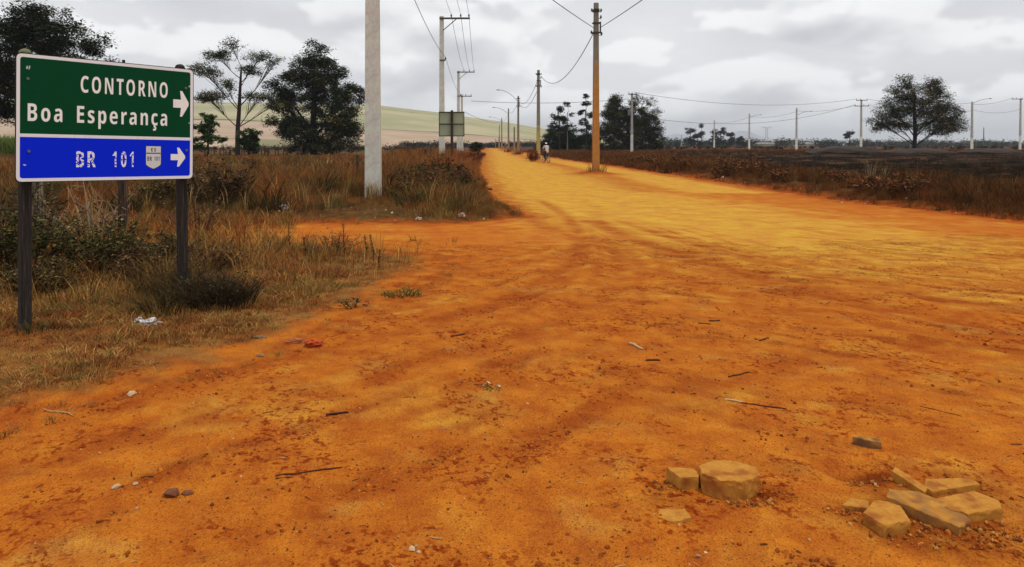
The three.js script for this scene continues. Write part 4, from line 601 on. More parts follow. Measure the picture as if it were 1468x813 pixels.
shrub({ name: 'dark_shrub', seed: 10, x: -1.9, d: 25.6, r: .8, h: .85, stems: 40, subs: 5, leaves: 8, leafS: .08, cols: [[.035, .034, .014], [.06, .04, .018], [.10, .05, .02]], label: 'dark brownish shrub close to the road edge' });
shrub({ name: 'dark_shrub', seed: 11, x: -2.9, d: 31, r: 1.2, h: 1.1, stems: 50, subs: 5, leaves: 7, leafS: .10, cols: [[.04, .036, .015], [.09, .045, .02], [.12, .05, .022]], label: 'brown green shrub behind the dark roadside shrubs' });
shrub({ name: 'red_bush', seed: 12, x: 2.0, d: 72.5, r: .75, h: 1.2, stems: 46, subs: 5, leaves: 6, leafS: .12, cols: [[.26, .07, .02], [.20, .05, .018]], bark: [.2, .07, .03], label: 'reddish dry bush at the foot of the yellowed pole' });
shrub({ name: 'red_bush', seed: 13, x: -4.3, d: 56, r: 1.3, h: 1.25, stems: 54, subs: 5, leaves: 6, leafS: .12, cols: [[.2, .06, .02], [.14, .05, .02]], bark: [.16, .07, .03], label: 'rust red bush in front of the grey pole with the sign back' });
shrub({ name: 'red_bush', seed: 14, x: -3.3, d: 62, r: 1.3, h: 1.2, stems: 54, subs: 5, leaves: 6, leafS: .12, cols: [[.23, .065, .02], [.16, .05, .02]], bark: [.16, .07, .03], label: 'rust red bush at the road edge beyond the sign back' });
shrub({ name: 'red_bush', seed: 15, x: 10.8, d: 36, r: 1.2, h: .95, stems: 44, subs: 5, leaves: 4, leafS: .09, cols: leafDry.concat([[.2, .06, .02]]), bark: [.13, .06, .03], label: 'thin rusty bush in the grass right of the orange pole' });
{ // scrub on the banks along the road
  const r = rng(900), dry = [[.16, .06, .024], [.10, .045, .02], [.22, .08, .03], [.07, .05, .02]];
  for (let i = 0; i < 16; i++) { const d = 19 + i * 2.6 + 2 * r(), x = poly1(XR, d) + .8 + 2.4 * r(); shrub({ name: 'scrub_bush', seed: 910 + i, x, d, r: .45 + .5 * r(), h: .45 + .5 * r(), stems: 40, subs: 5, leaves: 4, leafS: .06 + d * .0008, cols: dry, stemR: .005, bark: [.12, .055, .03], group: 'scrub on the right bank', label: 'rusty scrub bush on the bank along the right road edge' }); }
  for (let i = 0; i < 9; i++) { const d = 19.5 + i * 1.7 + r(), x = poly1(XL, d) - .9 - 2.2 * r(); if (Math.abs(x + .178 * d) < .7) continue; shrub({ name: 'scrub_bush', seed: 940 + i, x, d, r: .4 + .4 * r(), h: .45 + .5 * r(), stems: 44, subs: 5, leaves: 5, leafS: .06, cols: i % 2 ? dry : dry.concat(leafGreens), stemR: .005, bark: [.11, .055, .03], group: 'scrub on the left bank', label: 'scruffy bush in the roadside grass along the left road edge' }); }
}
tussock({ seed: 300, x: -3.02, d: 7.5, label: 'dark dense grass tussock around the far sign post', parts: [[300, .40, .30, .8, .007, [.055, .042, .02]], [130, .42, .2, .7, .006, [.13, .085, .035]]] });
tussock({ seed: 310, x: -2.75, d: 7.42, label: 'blackish drooping tussock right of the far sign post', parts: [[330, .36, .28, 1.0, .007, [.032, .026, .014]], [60, .36, .2, 1.1, .006, [.12, .075, .035]]] });
tussock({ seed: 322, x: -3.62, d: 8.1, label: 'rough brown tussock between the two sign posts', parts: [[260, .42, .34, .6, .007, [.075, .05, .02]], [120, .5, .3, .6, .006, [.16, .09, .035]]] });
tussock({ seed: 326, x: -3.25, d: 7.2, label: 'low dark tussock in front of the far sign post', parts: [[240, .26, .26, .9, .007, [.05, .038, .018]], [70, .3, .24, .9, .006, [.14, .08, .03]]] });
tussock({ seed: 320, x: -3.42, d: 7.75, label: 'olive dry tussock left of the far sign post', parts: [[230, .33, .26, .7, .006, [.085, .065, .026]], [90, .42, .22, .7, .006, [.15, .09, .035]]] });
tussock({ seed: 330, x: -3.95, d: 6.42, label: 'small leafy weed tuft at the foot of the near sign post', parts: [[60, .16, .12, .9, .008, [.07, .07, .025]]] });
tussock({ seed: 335, name: 'green_tuft', x: -1.14, d: 8.05, label: 'flat dark green grass tuft alone on the orange earth', parts: [[240, .09, .20, 1.2, .007, [.055, .075, .022]], [60, .11, .16, 1.0, .006, [.10, .11, .03]]] });
tussock({ seed: 340, x: -3.95, d: 22.1, label: 'pale straw grass tuft against the foot of the tall grey pole', parts: [[70, .62, .16, .5, .014, [.40, .28, .12]], [60, .5, .3, .7, .014, [.16, .10, .04]]] });
tussock({ seed: 345, x: 4.35, d: 40.6, label: 'dry weeds at the foot of the orange dust pole', parts: [[60, .38, .7, .6, .016, [.12, .05, .02]], [34, .6, .5, .7, .014, [.17, .06, .025]]] });
for (const [i, [x, d]] of [[0, [.85, 119.4]], [1, [-.8, 162]]]) tussock({ seed: 350 + i, x, d, label: ['reddish weeds at the foot of the lamp arm road pole', 'reddish weeds at the foot of the slender far road pole'][i], parts: [[120, .9, .9, .6, .05, [.18, .06, .025]]] });
for (const [x, d, i] of [[-5.1, 17.1, 0], [11.7, 25.5, 1], [12.4, 26.2, 2]]) tussock({ seed: 360 + i, name: 'pale_stalks', x, d, label: ['pale dry grass stalks standing at the far side of the side track', 'pale upright stalks in the rusty grass near the orange bag', 'pale upright stalks beside the scorched ground'][i], parts: [[16, i ? .8 : .45, .14, .35, .010, [.5, .36, .2]]] });
// stalky single weeds along the back of the verge
{ const sp = [[-1.8, 10.1, .42], [-2.3, 10.7, .5], [-2.75, 10.4, .34], [-3.2, 11.2, .46], [-2.05, 11.0, .3], [-3.9, 11.3, .4], [-1.65, 9.7, .26]];
  sp.forEach(([x, d, h], i) => { const r = rng(400 + i), t = thing('stalk_weed', 'thin dark seed stalk weed standing above the dry verge', 'weed', [x, gy(x, d) - .02, -d], 0, 'seed stalk weeds at the back of the verge'), s = new Soup(), l = new Soup(); const pts = [V(0, 0, 0), V((r() - .5) * .04, h * .5, (r() - .5) * .04), V((r() - .5) * .1, h, (r() - .5) * .1)]; s.tube(pts, [.006, .005, .003], 4, [.09, .05, .025]); for (let k = 0; k < 34; k++) { const q = .35 + .65 * r(), p = q < .5 ? pts[0].clone().lerp(pts[1], q * 2) : pts[1].clone().lerp(pts[2], q * 2 - 1), a = r() * 6.283; l.leaf(p.x, p.y, p.z, Math.cos(a) * .8, .5, Math.sin(a) * .8, -Math.sin(a), 0, Math.cos(a), .035 + .02 * r(), .009, [.12 * (.6 + .7 * r()), .05, .022]); } mesh('stem', s.geo(), barkMat, t); mesh('seed_head', l.geo(true), plantMat, t); }); }
shrub({ name: 'seedling', seed: 20, x: -1.5, d: 7.42, r: .13, h: .17, stems: 7, subs: 2, leaves: 5, leafS: .035, cols: [[.035, .05, .018], [.05, .06, .02]], stemR: .004, cat: 'weed', label: 'small dark leafy seedling at the edge of the dry verge' });
shrub({ name: 'uprooted_weed', seed: 21, x: -.13, d: 4.99, r: .085, h: .03, stems: 12, subs: 3, leaves: 5, leafS: .022, cols: [[.05, .065, .02], [.09, .10, .03], [.4, .42, .3]], stemR: .002, cat: 'weed', label: 'little green weed lying flat alone on the orange road' });
// ---------------------------------------------------------------- fence posts
function fencePost(name, x, d, h, w, mat, label, group, lean = 0) { const g = lumpy(new THREE.CylinderGeometry(w * .46, w * .52, h + .3, 9, 7), w * .12, 5, x); const y0 = gy(x, d), t = tag(mesh(name, g, mat), label, 'post', group); t.position.set(x, y0 + h / 2 - .15, -d); t.rotation.z = lean; return t; }
fencePost('fence_post', -7.72, 12.7, 1.5, .18, greyWood, 'pale weathered fence post behind the near end of the sign');
fencePost('fence_post', -6.35, 12.72, 1.45, .155, brownWood, 'brown fence post behind the middle of the sign');
for (const [x, d, h, l] of [[-7.1, 36, 1.0, .04], [-8.0, 60, 1.5, -.03], [-6.3, 61, 1.5, .02], [-5.2, 47, 1.2, 0]]) fencePost('fence_post', x, d, h, .16, brownWood, 'dark old fence post sunk in the field grass left of the road', 'old fence posts in the left field', l);
fencePost('tree_stump', -7.3, 44, .95, .22, greyWood, 'pale leaning broken stump in the grass behind the tall grey pole', undefined, .22);
{ const r = rng(77); for (let i = 0; i < 26; i++) { const x = -33.5 + i * .42 + (r() - .5) * .3, d = 88 + (r() - .5) * 6; fencePost('field_stake', x, d, .8 + .6 * r(), .12, brownWood, 'thin stake of the old fence under the trees across the field', 'stakes of the fence across the left field', (r() - .5) * .12); } }
// ---------------------------------------------------------------- broken paving blocks
function blockGeo(top, topY, thick, seed, col, tilt = [0, 0]) {           // polygon block with chamfered, chipped edges
  const n = top.length, r = rng(seed), cx = top.reduce((a, p) => a + p[0], 0) / n, cd = top.reduce((a, p) => a + p[1], 0) / n, s = new Soup(), ring = [];
  const topC = (x, d) => col(x, 0, d), sideC = col, yAt = (x, d) => topY + (x - cx) * tilt[0] + (d - cd) * tilt[1];
  const dense = []; for (let i = 0; i < n; i++) { const a = top[i], b = top[(i + 1) % n], m = Math.max(3, Math.round(Math.hypot(a[0] - b[0], a[1] - b[1]) / .009)); for (let k = 0; k < m; k++) { const t = k / m; dense.push([lerp(a[0], b[0], t), lerp(a[1], b[1], t)]); } }
  const N = dense.length, lev = [[.0, .94, 0], [.0, .978, .0], [-.0025, .995, .2], [-.007, 1.0, .6], ...[...Array(11)].map((_, i) => [-.012 - (thick - .012) * i / 10, 1.0 - .02 * i / 10, 1])];
  const c0 = s.v(cx, yAt(cx, cd), -cd, topC(cx, cd)); const rings = [];
  for (const q of [.08, .17, .26, .35, .44, .53, .62, .71, .8, .87]) { const R = []; for (const [x, d] of dense) { const X = cx + (x - cx) * q, D = cd + (d - cd) * q; R.push(s.v(X, yAt(X, D) + .0035 * fbm(X * 40 + seed, D * 40, 3), -D, topC(X, D))); } rings.push(R); }
  for (const [dy, q, side] of lev) { const R = []; for (const [x, d] of dense) { const chip = side > 0 ? .012 * fbm3(x * 30 + seed, dy * 34, d * 30, 4) : 0, ch2 = side < 1 ? -.003 * Math.max(0, n2(x * 60 + seed, d * 60)) : 0, X = cx + (x - cx) * (q + chip / .12), D = cd + (d - cd) * (q + chip / .12); R.push(s.v(X, yAt(X, D) + dy + .0035 * fbm(X * 40 + seed, D * 40, 3) * (1 - side) + ch2, -D, side > .5 ? sideC(X, dy, D) : topC(X, D))); } rings.push(R); }
  for (let i = 0; i < N; i++) s.tri(c0, rings[0][i], rings[0][(i + 1) % N]);
  for (let k = 0; k < rings.length - 1; k++) for (let i = 0; i < N; i++) { const a = rings[k][i], b = rings[k][(i + 1) % N], c = rings[k + 1][i], d = rings[k + 1][(i + 1) % N]; s.tri(a, c, b); s.tri(b, c, d); }
  return s.geo();
}
const blockCol = raw => (x, y, d) => {                       // one concrete for all faces: dusty ochre, stained with red earth, grey where it is worn
  const n = fbm3(x * 18, y * 18, d * 18, 4), f = n3(x * 70, y * 70, d * 70);
  let c = mix3([.47, .225, .04], [.40, .165, .028], clamp(.5 + n * 1.6)); c = mix3(c, [.27, .085, .02], sstep(.0, .35, fbm3(x * 10 + 4, y * 10, d * 10, 3)) * .9); c = mix3(c, [.14, .078, .042], raw * sstep(-.3, .25, fbm3(x * 14, y * 14 + 7, d * 14, 4)));
  return c.map(q => q * (1 + .2 * f));
};
const plainBlock = blockCol(0), wornBlock = blockCol(.55), darkBlock = blockCol(1);
const hex = (cx, cd, rx, rd, rot, n = 6) => [...Array(n)].map((_, i) => { const a = rot - i / n * 6.2832; return [cx + Math.cos(a) * rx, cd + Math.sin(a) * rd]; });
function block(name, label, top, rise, thick, seed, col = plainBlock, tilt) { const grow = seed > 4 && seed < 10 ? 1.12 : 1; const cx = top.reduce((a, p) => a + p[0], 0) / top.length, cd = top.reduce((a, p) => a + p[1], 0) / top.length; const m = tag(mesh(name, toCreasedNormals(blockGeo(top.map(([x, d]) => [cx + (x - cx) * grow, cd + (d - cd) * grow]), gy(cx, cd) + rise, thick, seed, col, tilt), .35), rockMat), label, 'paving block', 'broken paving blocks lying on the road'); return m; }
block('paving_block', 'largest whole many sided paving block with dusty top on the orange road', hex(.975, 3.485, .137, .118, .3, 8), .085, .13, 3);
block('paving_block', 'small broken paving block leaning against the largest block', [[.715, 3.585], [.835, 3.575], [.852, 3.52], [.838, 3.475], [.752, 3.475]], .058, .10, 4);
block('paving_block', 'five sided block at the front of the broken pile', [[1.448, 3.167], [1.478, 3.07], [1.590, 3.105], [1.612, 3.215], [1.598, 3.262], [1.535, 3.268]], .042, .12, 5);
block('paving_block', 'tilted broken slab with a dark raw side in the middle of the pile', [[1.595, 3.265], [1.64, 3.33], [1.75, 3.325], [1.84, 3.225], [1.84, 3.135], [1.765, 3.075], [1.665, 3.185]], .044, .11, 6, wornBlock, [-.08, .06]);
block('paving_block', 'broad hexagonal block at the right of the broken pile', [[1.80, 3.225], [1.806, 3.285], [2.0, 3.356], [2.045, 3.27], [2.02, 3.21], [1.868, 3.165]], .038, .10, 7);
block('paving_block', 'half buried block behind the broken pile', [[1.835, 3.43], [1.88, 3.50], [2.06, 3.51], [2.075, 3.455], [1.85, 3.385]], .022, .08, 8);
block('paving_block', 'narrow reddish splinter of block standing behind the dark slab', [[1.745, 3.54], [1.775, 3.57], [1.83, 3.42], [1.80, 3.395]], .035, .08, 9, plainBlock, [0, .15]);
block('paving_block', 'flat broken corner left of the five sided block', [[1.40, 3.28], [1.46, 3.345], [1.53, 3.32], [1.50, 3.25]], .025, .06, 10);
block('paving_block', 'worn block almost level with the road below the largest block', [[.60, 3.19], [.62, 3.26], [.73, 3.26], [.74, 3.185], [.66, 3.15]], .012, .05, 11);
block('dark_brick', 'dark elongated brick fragment lying beyond the broken pile', [[1.77, 4.03], [1.79, 4.06], [1.90, 4.0], [1.885, 3.955], [1.84, 3.965]], .04, .06, 12, darkBlock).userData.group = undefined;
// ---------------------------------------------------------------- stones and rubble
function stoneGeo(seed, sq = .6) { const g = new THREE.IcosahedronGeometry(1, sq < 0 ? 1 : 0), p = g.attributes.position; for (let i = 0; i < p.count; i++) { const x = p.getX(i), y = p.getY(i), z = p.getZ(i), k = 1 + .6 * n3(x * 1.7 + seed, y * 1.3, z * 1.3); p.setXYZ(i, x * k, y * k * sq, z * k * .85); } g.computeVertexNormals(); return g; }
const stoneGs = [1, 2, 3, 4].map(i => stoneGeo(i * 7.3, .45 + .12 * i)), stoneMat = new THREE.MeshPhysicalMaterial({ specularIntensity: .1, color: 0xffffff, roughness: .95, flatShading: true });
function pebbles(name, label, seed, n, pick, cols, sz) {
  const r = rng(seed); const lists = stoneGs.map(() => []); let k = 0, tries = 0; while (k < n && tries++ < n * 20) { const q = pick(r); if (q) { lists[k % 4].push(q); k++; } }
  const M = new THREE.Matrix4(), Q = new THREE.Quaternion(), E = new THREE.Euler(), col = new THREE.Color();
  stoneGs.forEach((g, j) => { const m = new THREE.InstancedMesh(g, stoneMat, lists[j].length); lists[j].forEach(([x, d, lift = 0], i) => { const s = sz(r); E.set(r() * 6, r() * 6, r() * 6); Q.setFromEuler(E); M.compose(V(x, gy(x, d) + s * .25 + lift, -d), Q, V(s * (.7 + .6 * r()), s, s * (.7 + .6 * r()))); m.setMatrixAt(i, M); const c = cols[Math.floor(r() * cols.length)], v = .7 + .6 * r(); col.setRGB(c[0] * v, c[1] * v, c[2] * v); m.setColorAt(i, col); }); m.name = numbered(name); shade(m); m.userData = { kind: 'stuff', label, category: 'stones' }; scene.add(m); });
}
const soilCols = [[.34, .12, .02], [.42, .17, .03], [.24, .07, .014], [.40, .22, .06], [.14, .05, .018]];
pebbles('soil_crumbs', 'crumbs of orange earth and grit scattered over the road', 201, 9000, r => { const d = 2.6 + 11 * Math.pow(r(), 1.8), x = (r() - .42) * d * 1.5; if (zone(x, d)[0] !== 0) return null; return r() < sstep(-.25, .4, fbm(x * 1.6 + 9, d * 2.4, 3)) ? [x, d] : null; }, soilCols, r => .0018 + .0055 * Math.pow(r(), 4));
pebbles('earth_clods', 'clusters of small red earth clods broken out of the road surface', 207, 7000, r => { const d = 2.7 + 8 * Math.pow(r(), 1.5), x = (r() - .42) * d * 1.5; return zone(x, d)[0] === 0 && r() < sstep(.08, .4, flow(x, d) + .5 * fbm(x * 4, d * 5, 2)) ? [x, d, -.003] : null; }, [[.36, .10, .014], [.40, .12, .016], [.28, .07, .012], [.2, .05, .01]], r => .0028 + .0115 * Math.pow(r(), 2.6));
pebbles('gravel', 'small pale and dark pebbles lying on the road', 202, 520, r => { const d = 2.6 + 11 * Math.pow(r(), 1.5), x = (r() - .42) * d * 1.5; return zone(x, d)[0] === 0 ? [x, d] : null; }, [[.45, .22, .07], [.5, .32, .15], [.14, .055, .02], [.2, .07, .02], [.3, .11, .03]], r => .003 + .008 * Math.pow(r(), 3));
const around = (cx, cd, rx, rd, r) => { const a = r() * 6.283, q = Math.sqrt(r()); return [cx + Math.cos(a) * q * rx, cd + Math.sin(a) * q * rd, .004 * r()]; };
const rub = [[.46, .18, .035], [.40, .14, .025], [.44, .20, .05], [.28, .09, .02], [.17, .06, .02]];
pebbles('rubble', 'broken bits of concrete round the paving blocks', 203, 560, r => { const t = r(); return t < .16 ? around(1.0, 3.35, .16, .04, r) : t < .28 ? around(.70, 3.50, .10, .06, r) : t < .62 ? around(1.70, 3.06, .30, .10, r) : t < .78 ? around(1.66, 3.52, .13, .11, r) : t < .86 ? around(1.40, 3.25, .09, .10, r) : around(1.98, 3.10, .16, .08, r); }, rub, r => .002 + .010 * Math.pow(r(), 2.6));
pebbles('rubble', 'stones and rubbish bits at the near edge of the left field', 204, 60, r => { const x = -7 + 6.6 * r(), d = 15.4 + 2.2 * r(); return zone(x, d)[0] !== 1 ? [x, d] : null; }, [[.42, .27, .15], [.3, .16, .08], [.5, .38, .28], [.2, .1, .05]], r => .010 + .035 * Math.pow(r(), 3));
pebbles('rubble', 'stones and rubbish bits along the right road edge', 205, 80, r => { const d = 15 + 22 * r(), x = poly1(XR, d) + (r() - .2) * 2.2; return [x, d]; }, [[.42, .27, .15], [.3, .15, .07], [.5, .38, .28], [.2, .1, .05]], r => .012 + .045 * Math.pow(r(), 3));
// twigs and leaf litter too many to count
{ const r = rng(206), s = new Soup(); for (let i = 0; i < 420; i++) { const d = 2.8 + 9 * Math.pow(r(), 1.4), x = (r() - .42) * d * 1.45; if (zone(x, d)[0] > 1) continue; const a = r() * 6.283, L = .012 + .05 * Math.pow(r(), 2.5), w = .0012 + .0016 * r(), c = r() < .65 ? [.07, .035, .02] : [.42, .30, .16]; const ex = x + Math.cos(a) * L, ed = d + Math.sin(a) * L; s.tube([V(x, gy(x, d) + w + .001, -d), V((x + ex) / 2, gy((x + ex) / 2, (d + ed) / 2) + w + .003, -(d + ed) / 2 + .004), V(ex, gy(ex, ed) + w, -ed)], [w, w, w * .6], 4, c); } const m = mesh('twig_litter', s.geo(), barkMat); m.userData = { kind: 'stuff', label: 'tiny twigs and straw scattered over the orange earth', category: 'twigs' }; }
// single stones worth telling apart
function stone(label, x, d, s, c, seed, group) { const g = stoneGeo(seed, .55); g.scale(s, s, s); const m = tag(mesh('stone', g, std(new THREE.Color().setRGB(...c), .95, { flatShading: true })), label, 'stone', group); m.position.set(x, gy(x, d) + s * .3, -d); m.rotation.y = seed; }
stone('flat pale stone on the red earth below the verge', -2.36, 4.82, .035, [.5, .36, .2], 3); stone('pair of pale stones on the near road, larger one', -1.79, 3.5, .022, [.42, .30, .16], 4); stone('small pale stone next to the larger pale stone on the near road', -1.72, 3.54, .014, [.42, .3, .18], 5);
stone('dark red lump of earth on the near road', -1.50, 3.42, .04, [.14, .045, .015], 6); stone('smaller dark red lump of earth beside the larger lump', -1.44, 3.44, .024, [.17, .055, .018], 7);
stone('largest of three pale pebbles at the road front', -.385, 2.97, .017, [.5, .36, .2], 8); stone('middle one of three pale pebbles at the road front', -.355, 2.955, .012, [.45, .33, .19], 9); stone('smallest of three pale pebbles at the road front', -.37, 2.99, .009, [.3, .2, .1], 10);
stone('white pebble below the worn level block', .735, 2.94, .008, [.6, .5, .35], 12);
// ---------------------------------------------------------------- sticks
function stick(label, x0, d0, x1, d1, w, c, seed) { const r = rng(seed), s = new Soup(), pts = [], ra = []; for (let i = 0; i <= 7; i++) { const t = i / 7, x = lerp(x0, x1, t) + (r() - .5) * w, d = lerp(d0, d1, t) + (r() - .5) * w; pts.push(V(x, gy(x, d) + w * .8, -d)); ra.push(w * (.65 + .5 * r()) * (i === 7 ? .5 : 1)); } s.tube(pts, ra, 6, c); tag(mesh('stick', s.geo(), barkMat), label, 'stick'); }
stick('short dark flat stick lying on the road below the dry verge', -1.065, 4.45, -.945, 4.50, .008, [.045, .022, .018], 1); stick('long thin dark stick on the near road', -1.11, 3.63, -.81, 3.72, .0042, [.09, .03, .015], 2);
stick('tiny dark twig lying parallel to the long thin stick', -1.10, 3.60, -1.02, 3.62, .003, [.09, .03, .015], 3); stick('dark short stick on the middle of the road', .96, 5.6, 1.07, 5.6, .008, [.10, .04, .02], 4);
stick('pale splintered stick on the middle of the road', .92, 6.08, 1.0, 5.9, .010, [.5, .34, .18], 5); stick('curved dark twig right of the middle of the road', 1.45, 5.2, 1.62, 5.30, .006, [.08, .035, .02], 6);
stick('thin reddish twig far out on the road', 1.62, 6.75, 1.72, 6.72, .007, [.16, .05, .02], 7); stick('thin dark twig beside the reddish twig', 1.73, 6.83, 1.83, 6.83, .007, [.07, .035, .02], 8); stick('short dark red twig near the wheel track', 1.95, 6.12, 2.05, 6.2, .008, [.13, .04, .02], 9);
stick('stubby dark stick left of the road middle', -.49, 6.24, -.38, 6.3, .009, [.11, .04, .02], 10); stick('pale root end beside dark red earth', 1.29, 4.7, 1.40, 4.66, .006, [.5, .36, .2], 11); stick('bent dark red root lying behind the broken blocks', 1.38, 4.66, 1.62, 4.58, .005, [.12, .035, .015], 12);
stick('straw coloured stick at the left edge of the verge', -2.75, 4.55, -2.5, 4.42, .005, [.4, .26, .12], 13); stick('very thin dark straw at the right of the road', 2.42, 4.6, 2.56, 4.42, .0022, [.09, .035, .018], 14);
// ---------------------------------------------------------------- litter
function crumple(name, label, cat, x, d, sx, sy, sz, cols, seed) { const g = new THREE.IcosahedronGeometry(1, 14), p = g.attributes.position, c = []; for (let i = 0; i < p.count; i++) { let X = p.getX(i), Y = p.getY(i), Z = p.getZ(i); const k = 1 + .5 * n3(X * 1.6 + seed, Y * 1.6, Z * 1.6) - .35 * Math.abs(n3(X * 3.5, Y * 3.5 + seed, Z * 3.5)) - .2 * Math.abs(n3(X * 8, Y * 8, Z * 8 + seed)); p.setXYZ(i, X * k * sx, Math.max(-.5, Y * k) * sy, Z * k * sz); const q = clamp(.5 + 1.6 * n3(X * 2 + 9, Y * 2, Z * 2 + seed)); c.push(...mix3(cols[0], cols[1], q)); } g.setAttribute('color', new THREE.Float32BufferAttribute(c, 3)); g.computeVertexNormals(); const m = tag(mesh(name, g, vcMat(.8)), label, cat); m.position.set(x, gy(x, d) + sy * .45, -d); return m; }
crumple('plastic_bag', 'crumpled dirty white plastic bag on the dry verge', 'bag', -3.1, 6.66, .085, .045, .06, [[.62, .62, .64], [.25, .21, .17]], 2); crumple('plastic_bag', 'small crumpled dirty white scrap against the white bag', 'bag', -3.215, 6.70, .045, .04, .04, [[.6, .6, .6], [.22, .18, .14]], 5);
crumple('orange_rag', 'orange red crumpled rag at the edge of the verge', 'rag', -1.54, 6.03, .075, .035, .06, [[.55, .10, .03], [.36, .06, .02]], 3); crumple('orange_rag', 'faded pinkish end of the crumpled rag at the verge edge', 'rag', -1.69, 6.10, .085, .022, .035, [[.45, .16, .08], [.3, .09, .04]], 8);
crumple('paper_scrap', 'small white paper scrap in the dry verge grass', 'paper', -2.47, 6.55, .03, .012, .02, [[.65, .63, .6], [.5, .45, .4]], 4); crumple('dry_leaf', 'grey curled dead leaf at the verge edge', 'leaf', -2.03, 6.25, .055, .015, .028, [[.30, .20, .11], [.2, .12, .06]], 6);
crumple('paper_scrap', 'dirty pale scrap on the earth beside the orange rag', 'paper', -1.86, 5.75, .03, .014, .025, [[.42, .24, .12], [.32, .16, .07]], 9);
crumple('plastic_bag', 'white plastic bag caught in the grass right of the road', 'bag', 10.6, 23.2, .13, .10, .10, [[.66, .65, .66], [.45, .42, .42]], 7); crumple('plastic_bag', 'orange and white plastic bag in the rusty grass right of the road', 'bag', 12.1, 24.5, .17, .2, .14, [[.62, .20, .06], [.6, .5, .4]], 10);
crumple('plastic_bag', 'flat tan plastic scrap near the right road edge', 'bag', 11.6, 19.6, .13, .07, .09, [[.6, .45, .3], [.45, .3, .18]], 11); crumple('plastic_bag', 'white plastic scrap at the edge of the left field by pale stalks', 'bag', -4.95, 16.9, .10, .09, .08, [[.55, .45, .4], [.45, .35, .3]], 12);
crumple('plastic_bag', 'dirty white scrap on the side track near the field grass', 'bag', -1.05, 16.3, .08, .06, .06, [[.62, .56, .5], [.4, .3, .22]], 13); crumple('plastic_bag', 'small white scrap lying among roadside stones by the side track', 'bag', -1.9, 15.9, .07, .035, .05, [[.6, .55, .5], [.4, .3, .22]], 14);
stone('dark stone on the left edge of the yellow road', -.75, 27, .11, [.07, .045, .03], 21);
// dark earth mounds on the far edge of the scorched field
for (const [x, d, w, h, l] of [[46, 108, 5, 1.0, 'low dark earth mound left of the lone spreading tree'], [58, 112, 5.5, .9, 'dark earth mound at the foot of the lone spreading tree'], [68, 111, 4.5, .75, 'dark earth mound right of the lone spreading tree']]) { const g = new THREE.SphereGeometry(1, 40, 20), p = g.attributes.position; for (let i = 0; i < p.count; i++) { const X = p.getX(i), Y = p.getY(i), Z = p.getZ(i), k = 1 + .35 * fbm3(X * 2 + x, Y * 2, Z * 2, 4); p.setXYZ(i, X * k * w, Math.max(-.2, Y) * k * h, Z * k * w * .5); } g.computeVertexNormals(); const m = tag(mesh('earth_mound', g, std(new THREE.Color().setRGB(.03, .019, .014), 1)), l, 'mound'); m.position.set(x, gy(x, d), -d); }
// ---------------------------------------------------------------- the cyclist
function sdfGeo(bones, c, half, res) {                        // bones: [ax,ay,az,ra, bx,by,bz,rb, k]
  const mc = new MarchingCubes(res, std(0xffffff), false, false, 60000), f = mc.field, n = mc.size; mc.isolation = 0;
  for (let z = 0; z < n; z++) for (let y = 0; y < n; y++) for (let x = 0; x < n; x++) {
    const X = c[0] + (x - n / 2) / (n / 2) * half, Y = c[1] + (y - n / 2) / (n / 2) * half, Z = c[2] + (z - n / 2) / (n / 2) * half; let D = 1e3;
    for (const b of bones) { const ux = b[4] - b[0], uy = b[5] - b[1], uz = b[6] - b[2], L = ux * ux + uy * uy + uz * uz || 1e-9, t = clamp(((X - b[0]) * ux + (Y - b[1]) * uy + (Z - b[2]) * uz) / L), dd = Math.hypot(X - b[0] - ux * t, Y - b[1] - uy * t, Z - b[2] - uz * t) - lerp(b[3], b[7], t), k = b[8] || .03, h = clamp(.5 + .5 * (D - dd) / k); D = lerp(D, dd, h) - k * h * (1 - h); }
    f[x + y * n + z * n * n] = -D;
  }
  mc.update(); const cnt = mc.count, P = new Float32Array(cnt * 3), N = new Float32Array(cnt * 3);
  for (let i = 0; i < cnt; i++) for (let k = 0; k < 3; k++) { P[i * 3 + k] = c[k] + mc.positionArray[i * 3 + k] * half; N[i * 3 + k] = mc.normalArray[i * 3 + k]; }
  const g = new THREE.BufferGeometry(); g.setAttribute('position', new THREE.BufferAttribute(P, 3)); g.setAttribute('normal', new THREE.BufferAttribute(N, 3)); return g;
}
